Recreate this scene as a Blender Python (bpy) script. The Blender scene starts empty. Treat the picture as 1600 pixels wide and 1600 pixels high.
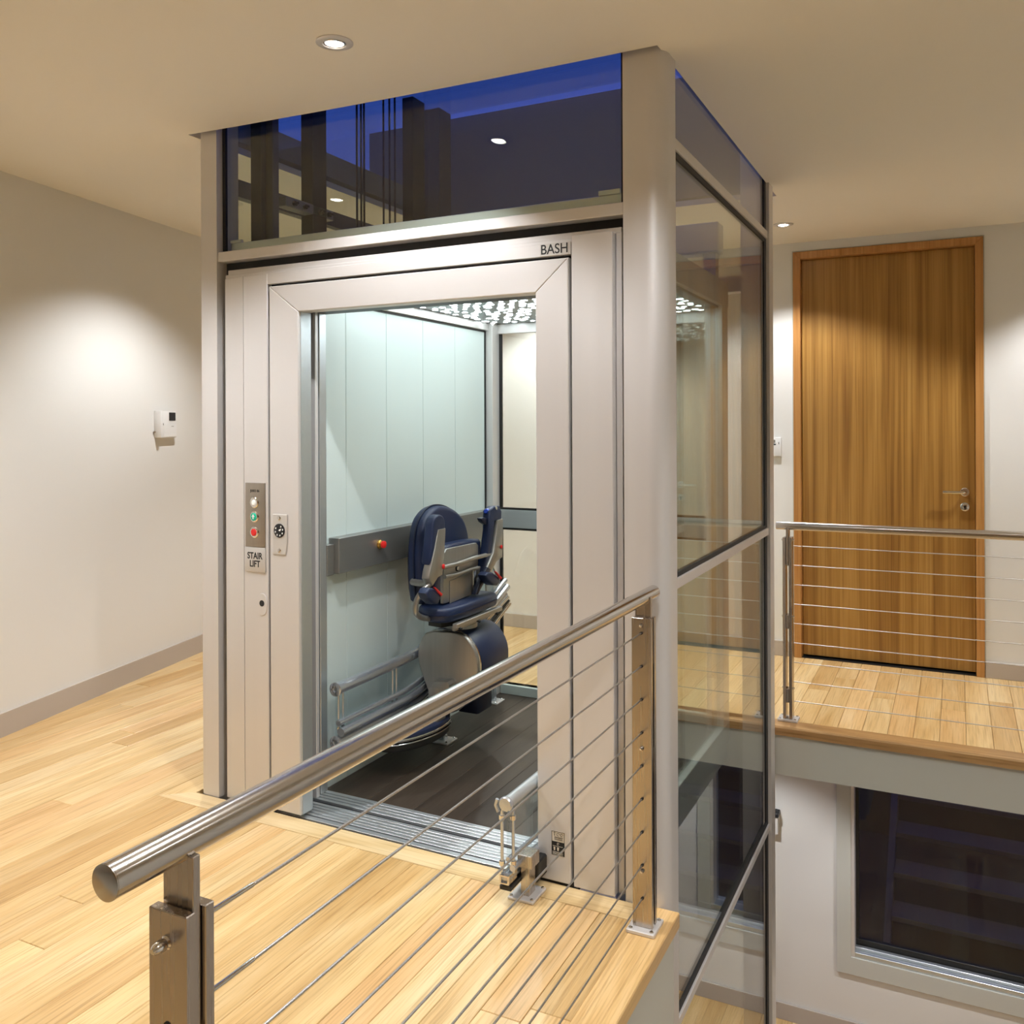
import bpy, bmesh, math, random
from mathutils import Vector, Matrix

random.seed(7)
SC = bpy.context.scene
COL = SC.collection
PI = math.pi

# ------------------------------------------------------------------ camera
YAW, ROLL, FPX, PPY, CAMZ = 0.4606, -0.0041, 1399.0, 663.9, 1.53
_f = Vector((-math.sin(YAW), math.cos(YAW), 0))
_r = Vector((math.cos(YAW), math.sin(YAW), 0)) * math.cos(ROLL) + Vector((0, 0, 1)) * math.sin(ROLL)
_u = _r.cross(_f)
cam_d = bpy.data.cameras.new('camera')
cam_d.sensor_width = 36.0
cam_d.lens = FPX / 1600.0 * 36.0
cam_d.shift_y = -(800.0 - PPY) / 1600.0
cam_d.clip_start = 0.05
cam = bpy.data.objects.new('camera', cam_d)
COL.objects.link(cam)
cam.matrix_world = Matrix(((_r.x, _u.x, -_f.x, 0), (_r.y, _u.y, -_f.y, 0), (_r.z, _u.z, -_f.z, CAMZ), (0, 0, 0, 1)))
SC.camera = cam

# ------------------------------------------------------------------ world: even dusk sky
W = bpy.data.worlds.new('dusk_sky'); SC.world = W
W.use_nodes = True
_bg = W.node_tree.nodes['Background']
_bg.inputs[0].default_value = (0.036, 0.075, 0.43, 1)
_bg.inputs[1].default_value = 1.0

# ------------------------------------------------------------------ exposure
SC.view_settings.view_transform = 'Standard'
SC.view_settings.look = 'None'
SC.view_settings.exposure = 0.0
SC.view_settings.gamma = 1.0
SC.view_settings.use_curve_mapping = False
SC.cycles.transparent_max_bounces = 20
SC.cycles.use_light_tree = False
SC.cycles.max_bounces = 8
SC.cycles.diffuse_bounces = 4
SC.cycles.glossy_bounces = 4
SC.cycles.sample_clamp_indirect = 6.0

# lamp settings (each lamp's light is made in make_downlight)
LAMP_W = 164.0
LAMP_COL = (0.965, 0.975, 1.0)
LED_STRENGTH = 16.5

# ------------------------------------------------------------------ helpers
KSH = 0.016                                    # the lift front runs this much out of square
SHEAR = False
SHM = Matrix(((1, 0, 0, 0), (-KSH, 1, 0, -0.95 * KSH), (0, 0, 1, 0), (0, 0, 0, 1)))
ORG = {}

def B():
    return bmesh.new()

def bevel(bm, verts, off, seg=1):
    es = {e for v in verts for e in v.link_edges}
    if off > 0:
        bmesh.ops.bevel(bm, geom=list(es), offset=off, segments=seg, affect='EDGES', profile=0.5, clamp_overlap=True)

def box(bm, x0, x1, y0, y1, z0, z1, bev=0.0, seg=1):
    m = Matrix.Translation(((x0 + x1) / 2, (y0 + y1) / 2, (z0 + z1) / 2)) @ Matrix.Diagonal((abs(x1 - x0), abs(y1 - y0), abs(z1 - z0), 1))
    g = bmesh.ops.create_cube(bm, size=1.0, matrix=m)
    bevel(bm, g['verts'], bev, seg)
    return bm

def prism(bm, pts, axis, a, b, bev=0.0, seg=1):
    def P(p, t):
        return {'X': (t, p[0], p[1]), 'Y': (p[0], t, p[1]), 'Z': (p[0], p[1], t)}[axis]
    va = [bm.verts.new(P(p, a)) for p in pts]
    vb = [bm.verts.new(P(p, b)) for p in pts]
    n = len(pts)
    fs = [bm.faces.new(va), bm.faces.new(vb[::-1])]
    for i in range(n):
        j = (i + 1) % n
        fs.append(bm.faces.new((va[j], va[i], vb[i], vb[j])))
    bmesh.ops.recalc_face_normals(bm, faces=fs)
    if bev > 0:
        es = list({e for f in fs[:2] for e in f.edges})
        bmesh.ops.bevel(bm, geom=es, offset=bev, segments=seg, affect='EDGES', profile=0.5, clamp_overlap=True)
    return bm

def tube(bm, pts, r, n=12, cap=True):
    pts = [Vector(p) for p in pts]
    rs = r if isinstance(r, (list, tuple)) else [r] * len(pts)
    up = None
    rings = []
    for i, p in enumerate(pts):
        if i == 0: t = pts[1] - p
        elif i == len(pts) - 1: t = p - pts[-2]
        else: t = (pts[i + 1] - p).normalized() + (p - pts[i - 1]).normalized()
        t.normalize()
        if up is None:
            up = Vector((0, 0, 1)) if abs(t.z) < 0.9 else Vector((1, 0, 0))
        s = t.cross(up).normalized(); up = s.cross(t).normalized()
        rings.append([bm.verts.new(p + (s * math.cos(a) + up * math.sin(a)) * rs[i]) for a in [2 * PI * k / n for k in range(n)]])
    for a, b in zip(rings, rings[1:]):
        for k in range(n):
            bm.faces.new((a[k], a[(k + 1) % n], b[(k + 1) % n], b[k]))
    if cap:
        bm.faces.new(rings[0][::-1]); bm.faces.new(rings[-1])
    return bm

def lathe(bm, c, axis, prof, n=20):
    """prof: (radius, height) pairs along +axis from c; ends are closed when radius is not 0"""
    c = Vector(c); ax = Vector(axis).normalized()
    u = ax.cross(Vector((0, 0, 1)) if abs(ax.z) < 0.9 else Vector((1, 0, 0))).normalized(); v = ax.cross(u)
    rings = [[bm.verts.new(c + ax * h + (u * math.cos(2 * PI * k / n) + v * math.sin(2 * PI * k / n)) * max(r, 1e-4)) for k in range(n)] for r, h in prof]
    for a, b in zip(rings, rings[1:]):
        for k in range(n):
            bm.faces.new((a[k], a[(k + 1) % n], b[(k + 1) % n], b[k]))
    bm.faces.new(rings[0][::-1]); bm.faces.new(rings[-1])
    return bm

def arc(cx, cy, r, a0, a1, n=6):
    return [(cx + r * math.cos(math.radians(a0 + (a1 - a0) * i / n)), cy + r * math.sin(math.radians(a0 + (a1 - a0) * i / n))) for i in range(n + 1)]

def smooth_pts(pts, it=2):
    """closed outline rounded by corner cutting"""
    for _ in range(it):
        q = []
        for i in range(len(pts)):
            a, b = pts[i], pts[(i + 1) % len(pts)]
            q.append((a[0] * .75 + b[0] * .25, a[1] * .75 + b[1] * .25)); q.append((a[0] * .25 + b[0] * .75, a[1] * .25 + b[1] * .75))
        pts = q
    return pts

def spline(pts, n=6):
    pts = [Vector(p) for p in pts]; out = []
    P = [pts[0] * 2 - pts[1]] + pts + [pts[-1] * 2 - pts[-2]]
    for i in range(1, len(P) - 2):
        for k in range(n):
            t = k / n
            out.append(0.5 * ((2 * P[i]) + (-P[i - 1] + P[i + 1]) * t + (2 * P[i - 1] - 5 * P[i] + 4 * P[i + 1] - P[i + 2]) * t * t + (-P[i - 1] + 3 * P[i] - 3 * P[i + 1] + P[i + 2]) * t ** 3))
    return out + [pts[-1]]

def finish(name, me, mat, parent, base=None):
    o = bpy.data.objects.new(name, me)
    COL.objects.link(o)
    if mat is not None:
        me.materials.append(mat)
    if parent is not None:
        o.parent = parent
        ORG[o] = ORG[parent]
    else:
        ORG[o] = Vector(base) if base else Vector((0, 0, 0))
        o.location = ORG[o]
    return o

def obj(name, bm, mat, parent=None, base=None, sharp=32, shear=None):
    if (SHEAR if shear is None else shear):
        bm.transform(SHM)
    org = ORG[parent] if parent is not None else Vector(base or (0, 0, 0))
    bmesh.ops.recalc_face_normals(bm, faces=bm.faces)
    bm.transform(Matrix.Translation(-org))
    lim = math.radians(sharp)
    for e in bm.edges:
        e.smooth = not (len(e.link_faces) != 2 or e.calc_face_angle(0) > lim)
    for f in bm.faces:
        f.smooth = True
    me = bpy.data.meshes.new(name)
    bm.to_mesh(me); bm.free()
    return finish(name, me, mat, parent, base)

def tag(o, label, cat, group=None):
    o['label'] = label; o['category'] = cat
    if group: o['group'] = group
    return o

def thing(name, label, cat, base, group=None):
    o = bpy.data.objects.new(name, None)
    o.empty_display_size = 0.1
    COL.objects.link(o)
    b = Vector(base)
    if SHEAR: b = SHM @ b
    o.location = b; ORG[o] = b
    return tag(o, label, cat, group)

def struct(name, bm, mat, label=None):
    o = obj(name, bm, mat, shear=False)
    o['kind'] = 'structure'
    if label: o['label'] = label
    return o

def text_bm(body, size, cx, y, cz, bold=0.0, depth=0.0006, squeeze=1.0):
    cu = bpy.data.curves.new('lettering', 'FONT')
    cu.body = body; cu.size = size; cu.align_x = 'CENTER'; cu.align_y = 'CENTER'; cu.extrude = depth / 2; cu.offset = bold
    to = bpy.data.objects.new('lettering', cu)
    COL.objects.link(to)
    dg = bpy.context.evaluated_depsgraph_get()
    me = bpy.data.meshes.new_from_object(to.evaluated_get(dg))
    bpy.data.objects.remove(to); bpy.data.curves.remove(cu)
    bm = bmesh.new(); bm.from_mesh(me); bpy.data.meshes.remove(me)
    bm.transform(Matrix(((squeeze, 0, 0, cx), (0, 0, -1, y), (0, 1, 0, cz), (0, 0, 0, 1))))
    return bm

# ------------------------------------------------------------------ materials
def mat_new(name):
    m = bpy.data.materials.new(name); m.use_nodes = True
    nt = m.node_tree
    return m, nt, nt.nodes['Principled BSDF']

def N(nt, t, **kw):
    n = nt.nodes.new(t)
    for k, v in kw.items(): setattr(n, k, v)
    return n

def noise_bump(nt, bs, scale, strength, dist=0.002, vec=None):
    tc = N(nt, 'ShaderNodeTexCoord'); nz = N(nt, 'ShaderNodeTexNoise'); bp = N(nt, 'ShaderNodeBump')
    nz.inputs['Scale'].default_value = scale; nz.inputs['Detail'].default_value = 4
    bp.inputs['Strength'].default_value = strength; bp.inputs['Distance'].default_value = dist
    nt.links.new(vec or tc.outputs['Object'], nz.inputs['Vector'])
    nt.links.new(nz.outputs['Fac'], bp.inputs['Height']); nt.links.new(bp.outputs[0], bs.inputs['Normal'])

def plain(name, col, rough=0.5, metal=0.0, bump=None, coat=0.0, var=0.0):
    m, nt, bs = mat_new(name)
    bs.inputs['Base Color'].default_value = (*col, 1)
    bs.inputs['Roughness'].default_value = rough
    bs.inputs['Metallic'].default_value = metal
    bs.inputs['Coat Weight'].default_value = coat
    if bump: noise_bump(nt, bs, *bump)
    if var:
        tc = N(nt, 'ShaderNodeTexCoord'); nz = N(nt, 'ShaderNodeTexNoise'); mx = N(nt, 'ShaderNodeMix', data_type='RGBA')
        nz.inputs['Scale'].default_value = 3.0; nz.inputs['Detail'].default_value = 5
        mx.inputs['A'].default_value = (*[c * (1 - var) for c in col], 1); mx.inputs['B'].default_value = (*[min(1, c * (1 + var)) for c in col], 1)
        nt.links.new(tc.outputs['Object'], nz.inputs['Vector']); nt.links.new(nz.outputs['Fac'], mx.inputs['Factor']); nt.links.new(mx.outputs['Result'], bs.inputs['Base Color'])
    return m

def brushed(name, col, rough, scale, lo=0.85, hi=1.1, metal=1.0):
    """metal with a fine brushed grain; scale stretches the grain"""
    m, nt, bs = mat_new(name)
    bs.inputs['Metallic'].default_value = metal
    tc = N(nt, 'ShaderNodeTexCoord'); mp = N(nt, 'ShaderNodeMapping'); nz = N(nt, 'ShaderNodeTexNoise')
    mp.inputs['Scale'].default_value = scale; nz.inputs['Scale'].default_value = 1.0; nz.inputs['Detail'].default_value = 3
    mx = N(nt, 'ShaderNodeMix', data_type='RGBA'); mr = N(nt, 'ShaderNodeMapRange')
    mx.inputs['A'].default_value = (*[c * lo for c in col], 1); mx.inputs['B'].default_value = (*[min(1, c * hi) for c in col], 1)
    mr.inputs['To Min'].default_value = rough * 0.85; mr.inputs['To Max'].default_value = rough * 1.2
    L = nt.links.new
    L(tc.outputs['Object'], mp.inputs['Vector']); L(mp.outputs[0], nz.inputs['Vector']); L(nz.outputs['Fac'], mx.inputs['Factor']); L(mx.outputs['Result'], bs.inputs['Base Color'])
    L(nz.outputs['Fac'], mr.inputs['Value']); L(mr.outputs[0], bs.inputs['Roughness'])
    return m

def wood(name, cols, grain, fine, rough=0.35, dark=0.55, tints=None, coat=0.0):
    """grain / fine: texture scales per axis; tints: per-object tint ramp"""
    m, nt, bs = mat_new(name); L = nt.links.new
    tc = N(nt, 'ShaderNodeTexCoord'); oi = N(nt, 'ShaderNodeObjectInfo'); sc = N(nt, 'ShaderNodeVectorMath', operation='SCALE'); ad = N(nt, 'ShaderNodeVectorMath', operation='ADD')
    cb = N(nt, 'ShaderNodeCombineXYZ')
    for k in ('X', 'Y', 'Z'): L(oi.outputs['Random'], cb.inputs[k])
    L(cb.outputs[0], sc.inputs[0]); sc.inputs['Scale'].default_value = 37.0
    L(tc.outputs['Object'], ad.inputs[0]); L(sc.outputs[0], ad.inputs[1])
    m1 = N(nt, 'ShaderNodeMapping'); m1.inputs['Scale'].default_value = grain; L(ad.outputs[0], m1.inputs['Vector'])
    m2 = N(nt, 'ShaderNodeMapping'); m2.inputs['Scale'].default_value = fine; L(ad.outputs[0], m2.inputs['Vector'])
    n1 = N(nt, 'ShaderNodeTexNoise'); n1.inputs['Scale'].default_value = 1; n1.inputs['Detail'].default_value = 5; n1.inputs['Distortion'].default_value = 1.1; L(m1.outputs[0], n1.inputs['Vector'])
    n2 = N(nt, 'ShaderNodeTexNoise'); n2.inputs['Scale'].default_value = 1; n2.inputs['Detail'].default_value = 4; L(m2.outputs[0], n2.inputs['Vector'])
    r1 = N(nt, 'ShaderNodeValToRGB'); L(n1.outputs['Fac'], r1.inputs[0])
    e = r1.color_ramp.elements
    e[0].position, e[0].color = 0.3, (*cols[0], 1); e[1].position, e[1].color = 0.7, (*cols[2], 1)
    k = e.new(0.5); k.color = (*cols[1], 1)
    r2 = N(nt, 'ShaderNodeValToRGB'); L(n2.outputs['Fac'], r2.inputs[0])
    e = r2.color_ramp.elements
    e[0].position, e[0].color = 0.30, (dark, dark * 0.93, dark * 0.82, 1); e[1].position, e[1].color = 0.52, (1, 1, 1, 1)
    mu = N(nt, 'ShaderNodeMix', data_type='RGBA', blend_type='MULTIPLY'); mu.inputs['Factor'].default_value = 1
    L(r1.outputs[0], mu.inputs['A']); L(r2.outputs[0], mu.inputs['B'])
    out = mu.outputs['Result']
    if tints:
        rt = N(nt, 'ShaderNodeValToRGB'); L(oi.outputs['Random'], rt.inputs[0]); rt.color_ramp.interpolation = 'LINEAR'
        e = rt.color_ramp.elements
        e[0].position, e[0].color = 0, (*tints[0], 1); e[1].position, e[1].color = 1, (*tints[-1], 1)
        for i, c in enumerate(tints[1:-1]):
            q = e.new((i + 1) / (len(tints) - 1)); q.color = (*c, 1)
        m3 = N(nt, 'ShaderNodeMix', data_type='RGBA', blend_type='MULTIPLY'); m3.inputs['Factor'].default_value = 1
        L(out, m3.inputs['A']); L(rt.outputs[0], m3.inputs['B']); out = m3.outputs['Result']
    L(out, bs.inputs['Base Color'])
    bs.inputs['Roughness'].default_value = rough; bs.inputs['Coat Weight'].default_value = coat; bs.inputs['Coat Roughness'].default_value = 0.15
    return m

def glass(name, tint, refl=1.0):
    """thin pane: clear tinted transmission and a mirror that grows towards grazing angles (Schlick)"""
    m = bpy.data.materials.new(name); m.use_nodes = True
    nt = m.node_tree; nt.nodes.clear(); L = nt.links.new
    out = N(nt, 'ShaderNodeOutputMaterial'); tr = N(nt, 'ShaderNodeBsdfTransparent'); gl = N(nt, 'ShaderNodeBsdfGlossy'); mx = N(nt, 'ShaderNodeMixShader')
    lw = N(nt, 'ShaderNodeLayerWeight'); lw.inputs[0].default_value = 0.5
    pw = N(nt, 'ShaderNodeMath', operation='POWER'); pw.inputs[1].default_value = 5
    ma = N(nt, 'ShaderNodeMath', operation='MULTIPLY_ADD'); ma.inputs[1].default_value = 0.96 * refl; ma.inputs[2].default_value = 0.04 * refl
    tr.inputs[0].default_value = (*tint, 1); gl.inputs['Roughness'].default_value = 0.0; gl.inputs[0].default_value = (1, 1, 1, 1)
    L(lw.outputs['Facing'], pw.inputs[0]); L(pw.outputs[0], ma.inputs[0]); L(ma.outputs[0], mx.inputs[0])
    L(tr.outputs[0], mx.inputs[1]); L(gl.outputs[0], mx.inputs[2]); L(mx.outputs[0], out.inputs[0])
    return m

def emit(name, col, s):
    m, nt, bs = mat_new(name)
    bs.inputs['Base Color'].default_value = (*col, 1)
    bs.inputs['Emission Color'].default_value = (*col, 1); bs.inputs['Emission Strength'].default_value = s
    return m

M = {
 'paint': plain('wall_paint', (0.80, 0.785, 0.745), 0.65),
 'ceil': plain('ceiling_paint', (0.89, 0.85, 0.76), 0.7),
 'base': plain('baseboard_paint', (0.50, 0.44, 0.38), 0.4, bump=(60, 0.03, 0.001)),
 'fascia': plain('fascia_paint', (0.58, 0.58, 0.52), 0.5, bump=(90, 0.04, 0.001)),
 'white': plain('white_plastic', (0.82, 0.81, 0.79), 0.35),
 'offwhite': plain('offwhite_plastic', (0.72, 0.67, 0.60), 0.35),
 'black': plain('black_gasket', (0.012, 0.012, 0.014), 0.6),
 'screen': plain('dark_screen', (0.01, 0.01, 0.013), 0.12),
 'alu': brushed('satin_aluminium', (0.70, 0.68, 0.665), 0.42, (30, 30, 0.6), 0.98, 1.02, 0.38),
 'alu2': brushed('satin_aluminium_horizontal', (0.70, 0.68, 0.665), 0.40, (0.6, 30, 30), 0.98, 1.02, 0.38),
 'sill': brushed('sill_aluminium', (0.62, 0.66, 0.68), 0.36, (2, 60, 60), 0.96, 1.04, 0.8),
 'steel': brushed('brushed_steel', (0.58, 0.555, 0.525), 0.17, (160, 3, 160), 0.93, 1.05),
 'steelx': brushed('brushed_steel_long', (0.60, 0.57, 0.53), 0.24, (3, 160, 160)),
 'steelz': brushed('brushed_steel_upright', (0.50, 0.45, 0.40), 0.26, (160, 160, 3), 0.96, 1.04),
 'chrome': plain('polished_steel', (0.75, 0.74, 0.73), 0.1, 1.0),
 'cable': brushed('stranded_cable', (0.62, 0.60, 0.58), 0.35, (300, 900, 300), 0.5, 1.2),
 'cablex': brushed('stranded_cable_long', (0.62, 0.60, 0.58), 0.35, (900, 300, 300), 0.5, 1.2),
 'dsteel': plain('dark_steel', (0.035, 0.034, 0.032), 0.45, 0.6),
 'ringbeam': plain('grey_ring_beam', (0.10, 0.10, 0.105), 0.5, 0.3),
 'well': plain('dark_render', (0.25, 0.25, 0.255), 0.8, bump=(40, 0.2, 0.003)),
 'band': brushed('car_band_steel', (0.29, 0.29, 0.275), 0.38, (80, 3, 80), 0.95, 1.05, metal=0.65),
 'panel': plain('car_panel_laminate', (0.65, 0.745, 0.725), 0.28),
 'blue': plain('navy_vinyl', (0.011, 0.022, 0.068), 0.42),
 'bluep': plain('navy_plastic', (0.006, 0.011, 0.035), 0.35),
 'grey': brushed('chair_silver', (0.42, 0.405, 0.38), 0.36, (50, 50, 3), metal=0.85),
 'rail': plain('rail_aluminium', (0.58, 0.62, 0.67), 0.24, 0.75),
 'red': plain('red_plastic', (0.72, 0.02, 0.02), 0.35),
 'redlit': emit('red_button', (0.55, 0.015, 0.012), 0.25),
 'green': emit('green_button', (0.0, 0.33, 0.19), 0.35),
 'whitelit': emit('white_button', (0.8, 0.8, 0.76), 0.25),
 'gold': plain('brass_ring', (0.75, 0.42, 0.10), 0.25, 1.0),
 'panelplate': brushed('panel_plate', (0.40, 0.36, 0.31), 0.40, (120, 120, 3)),
 'plate': plain('label_plate', (0.62, 0.60, 0.57), 0.45, 0.4),
 'ink': plain('black_ink', (0.012, 0.012, 0.012), 0.6),
 'pale': plain('pale_print', (0.70, 0.63, 0.52), 0.6),
 'glass': glass('clear_glass', (0.93, 0.955, 0.93)),
 'tglass': glass('tinted_glass', (0.905, 0.93, 0.90), 1.0),
 'wglass': glass('window_glass', (0.80, 0.83, 0.86), 0.8),
 'acrylic': glass('clear_acrylic', (0.90, 0.93, 0.94), 1.0),
 'lamp': emit('lamp_lens', (1.0, 0.97, 0.92), 30.0),
 'led': emit('led_cells', (0.90, 0.98, 1.0), LED_STRENGTH),
 'ledplate': plain('led_plate', (0.33, 0.37, 0.38), 0.4, 0.3),
 'ground': plain('night_ground', (0.03, 0.03, 0.035), 0.8, var=0.3),
 'step': plain('night_step', (0.10, 0.09, 0.085), 0.7, var=0.3),
 'plank': wood('floor_oak', [(0.66, 0.445, 0.20), (0.745, 0.545, 0.28), (0.81, 0.635, 0.375)], (11, 1.1, 11), (170, 4.0, 170), 0.30, 0.74,
               [(1.0, 0.97, 0.92), (0.78, 0.66, 0.50), (1.08, 1.09, 1.08), (0.90, 0.81, 0.68), (0.97, 0.85, 0.76), (1.08, 1.06, 1.0), (0.82, 0.73, 0.60), (1.02, 0.99, 0.90)]),
 'plankx': wood('border_oak', [(0.67, 0.465, 0.215), (0.745, 0.55, 0.285), (0.80, 0.62, 0.36)], (1.1, 11, 11), (4.0, 170, 170), 0.30, 0.8),
 'nosing': wood('nosing_oak', [(0.40, 0.22, 0.085), (0.50, 0.29, 0.12), (0.58, 0.36, 0.16)], (1.0, 12, 12), (4, 120, 120), 0.35, 0.7),
 'nosingy': wood('edge_oak', [(0.62, 0.38, 0.15), (0.72, 0.47, 0.20), (0.80, 0.56, 0.28)], (12, 1.0, 12), (120, 4, 120), 0.32, 0.75),
 'door': wood('door_veneer', [(0.26, 0.12, 0.024), (0.38, 0.195, 0.042), (0.47, 0.26, 0.066)], (14, 14, 0.35), (90, 90, 1.0), 0.35, 0.72),
 'doorf': wood('frame_veneer', [(0.42, 0.19, 0.05), (0.50, 0.24, 0.07), (0.56, 0.29, 0.09)], (20, 20, 0.8), (120, 120, 2), 0.35, 0.8),
 'carfloor': wood('car_floor_vinyl', [(0.034, 0.024, 0.018), (0.046, 0.034, 0.026), (0.06, 0.046, 0.036)], (14, 1.2, 14), (240, 9, 240), 0.38, 0.7,
               [(1.0, 1.0, 1.0), (1.25, 1.22, 1.15), (0.85, 0.84, 0.8)]),
}

# ------------------------------------------------------------------ the setting
Y_FAR = 6.09
WL_A, WL_B = Vector((-4.23, 2.83, 0)), Vector((-4.605, 4.521, 0))
WL_D = (WL_B - WL_A).normalized()
WL_N = Vector((WL_D.y, -WL_D.x, 0))               # into the room
def wl_x(y): return WL_A.x + (y - WL_A.y) * WL_D.x / WL_D.y
def zc(x): return 2.716 + 0.0072 * min(0.0, x + 0.84) ** 2
OPX0, OPX1, OPY1 = -2.865, -0.834, 4.79
def opy0(x): return 2.716 - KSH * (x + 0.95)
ZL = -2.4                                         # lower floor

def wall_slab(bm, p, q, z0, z1, n, t=0.12):
    p, q = Vector(p), Vector(q); o = -n * t
    vs = [bm.verts.new((v.x, v.y, z)) for z in (z0, z1) for v in (p, q, q + o, p + o)]
    for idx in ((0, 1, 2, 3), (4, 5, 6, 7), (0, 1, 5, 4), (1, 2, 6, 5), (2, 3, 7, 6), (3, 0, 4, 7)):
        bm.faces.new([vs[i] for i in idx])
    return bm

struct('wall_left', wall_slab(B(), (wl_x(-2.6), -2.6, 0), (wl_x(6.3), 6.3, 0), -0.25, 3.0, WL_N), M['paint'])
bm = wall_slab(B(), Vector((wl_x(-2.5), -2.5, 0)) + WL_N * 0.014, Vector((wl_x(6.09), 6.09, 0)) + WL_N * 0.014, 0.0, 0.117, WL_N, 0.014)
o = struct('baseboard_left', bm, M['base'])
bm = B()
box(bm, -5.4, -0.958, Y_FAR, 6.27, -0.25, 2.95); box(bm, 0.151, 2.1, Y_FAR, 6.27, -0.25, 2.95); box(bm, -0.958, 0.151, Y_FAR, 6.27, 2.655, 2.95); box(bm, -0.958, 0.151, Y_FAR, 6.27, -0.25, -0.02)
struct('wall_far', bm, M['paint'])
bm = B()
box(bm, -5.4, -1.515, Y_FAR, 6.27, ZL - 0.1, -0.25); box(bm, -1.115, -0.61, Y_FAR, 6.27, ZL - 0.1, -0.25); box(bm, -1.515, -1.115, Y_FAR, 6.27, ZL - 0.1, -1.78); box(bm, -1.515, -1.115, Y_FAR, 6.27, -0.34, -0.25); box(bm, 1.45, 2.1, Y_FAR, 6.27, ZL - 0.1, -0.25); box(bm, -0.61, 1.45, Y_FAR, 6.27, ZL - 0.1, -1.872); box(bm, -0.61, 1.45, Y_FAR, 6.27, -0.34, -0.25)
struct('wall_lower', bm, M['paint'])
struct('wall_right', box(B(), 2.0, 2.12, -2.6, 6.3, ZL, 2.95), M['paint'])
struct('wall_back', box(B(), -5.4, 2.1, -2.72, -2.6, ZL, 2.95), M['nosing'])  # unseen wall, given a dark timber colour to darken reflections in the steel
struct('wall_void', box(B(), -0.93, -0.80, -0.3, 2.70, ZL, -0.045), M['paint'])
struct('baseboard_far', box(box(B(), wl_x(6.07) + 0.05, -0.958, Y_FAR - 0.014, Y_FAR, 0, 0.10, 0.002), 0.151, 2.0, Y_FAR - 0.014, Y_FAR, 0, 0.10, 0.002), M['base'])
struct('baseboard_lower', box(B(), -5.3, 2.0, Y_FAR - 0.014, Y_FAR, ZL, ZL + 0.11, 0.002), M['base'])

# ceiling with the shaft opening
bm = B()
xs = [-5.4, -5.0, -4.6, -4.2, -3.8, -3.4, -3.1, OPX0, -2.6, -2.2, -1.8, -1.4, -1.1, OPX1, -0.4, 0.6, 2.1]
for a, b in zip(xs, xs[1:]):
    def q(y0a, y0b, y1):
        bm.faces.new([bm.verts.new(v) for v in ((a, y0a, zc(a)), (a, y1, zc(a)), (b, y1, zc(b)), (b, y0b, zc(b)))])
    if a >= OPX0 - 1e-6 and b <= OPX1 + 1e-6:
        bm.faces.new([bm.verts.new(v) for v in ((a, -2.7, zc(a)), (a, opy0(a), zc(a)), (b, opy0(b), zc(b)), (b, -2.7, zc(b)))])
        q(OPY1, OPY1, 6.2)
    else:
        q(-2.7, -2.7, 6.2)
bmesh.ops.remove_doubles(bm, verts=bm.verts, dist=0.0005)
ext = bmesh.ops.extrude_face_region(bm, geom=list(bm.faces))
for v in ext['geom']:
    if isinstance(v, bmesh.types.BMVert): v.co.z += 0.03
struct('ceiling', bm, M['ceil'])
bm = B()                                            # the dark skylight well above the ceiling opening
box(bm, -3.4, -0.4, OPY1, 4.95, 2.76, 3.42)
box(bm, -3.05, OPX0, 2.60, OPY1, 2.80, 2.92)
box(bm, OPX1, -0.68, 2.60, OPY1, 2.76, 3.24)
prism(bm, [(-3.05, opy0(-3.05) - 0.12), (-0.68, opy0(-0.68) - 0.12), (-0.68, opy0(-0.68)), (-3.05, opy0(-3.05))], 'Z', 2.80, 3.0)
struct('wall_well', bm, M['well'])
bm = B()                                            # roof deck round the well keeps the dusk out of the rooms
box(bm, -5.6, 2.2, -2.8, 2.56, 2.92, 2.98); box(bm, -5.6, 2.2, 4.95, 6.4, 2.92, 2.98); box(bm, -5.6, -3.05, 2.56, 4.95, 2.92, 2.98); box(bm, -0.68, 2.2, 2.56, 4.95, 2.92, 2.98)
struct('trim_1', bm, M['well'], 'dark flat roof deck around the skylight well')

# ---------------- floors
bm = B()
box(bm, -5.4, -2.90, -2.6, 6.09, -0.24, -0.02); box(bm, -2.90, -0.80, -2.6, 2.73, -0.24, -0.02); box(bm, -0.80, 2.0, -2.6, 0.2, -0.24, -0.02); box(bm, -2.90, 2.0, 4.69, 6.09, -0.24, -0.02)
floor = struct('floor', bm, M['fascia'])
obj('near_boards', box(B(), -0.80, 2.0, -2.6, 0.2, -0.019, 0.0), M['plank'], floor)
PW = 0.116
def plank(x0, x1, y0, y1, top=0.0, parent=floor, mat=None, clip=True):
    if y1 - y0 < 0.04: return
    b = box(B(), x0 + 0.0007, x1 - 0.0007, y0 + 0.0007, y1 - 0.0007, top - 0.019, top, 0.0016)
    if clip and parent is floor and x0 < wl_x(y1):
        g = bmesh.ops.bisect_plane(b, geom=list(b.verts) + list(b.edges) + list(b.faces), plane_co=WL_A + WL_N * 0.002, plane_no=WL_N, clear_inner=True)
        if not b.verts: b.free(); return
        bmesh.ops.holes_fill(b, edges=[e for e in b.edges if e.is_boundary], sides=0)
    obj('plank', b, mat or M['plank'], parent, shear=False)
def plank_run(x0, x1, y0, y1, **k):
    y = y0
    cut = y0 + random.uniform(0.5, 2.6)
    while cut < y1 - 0.35:
        plank(x0, x1, y, cut, **k); y = cut; cut += random.uniform(1.3, 2.9)
    plank(x0, x1, y, y1, **k)
BF0, BF1 = 2.635, 2.732                              # front border board, in front of the lift
NOSE_X0, NOSE_X1 = -0.89, -0.782
x = NOSE_X0
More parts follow.
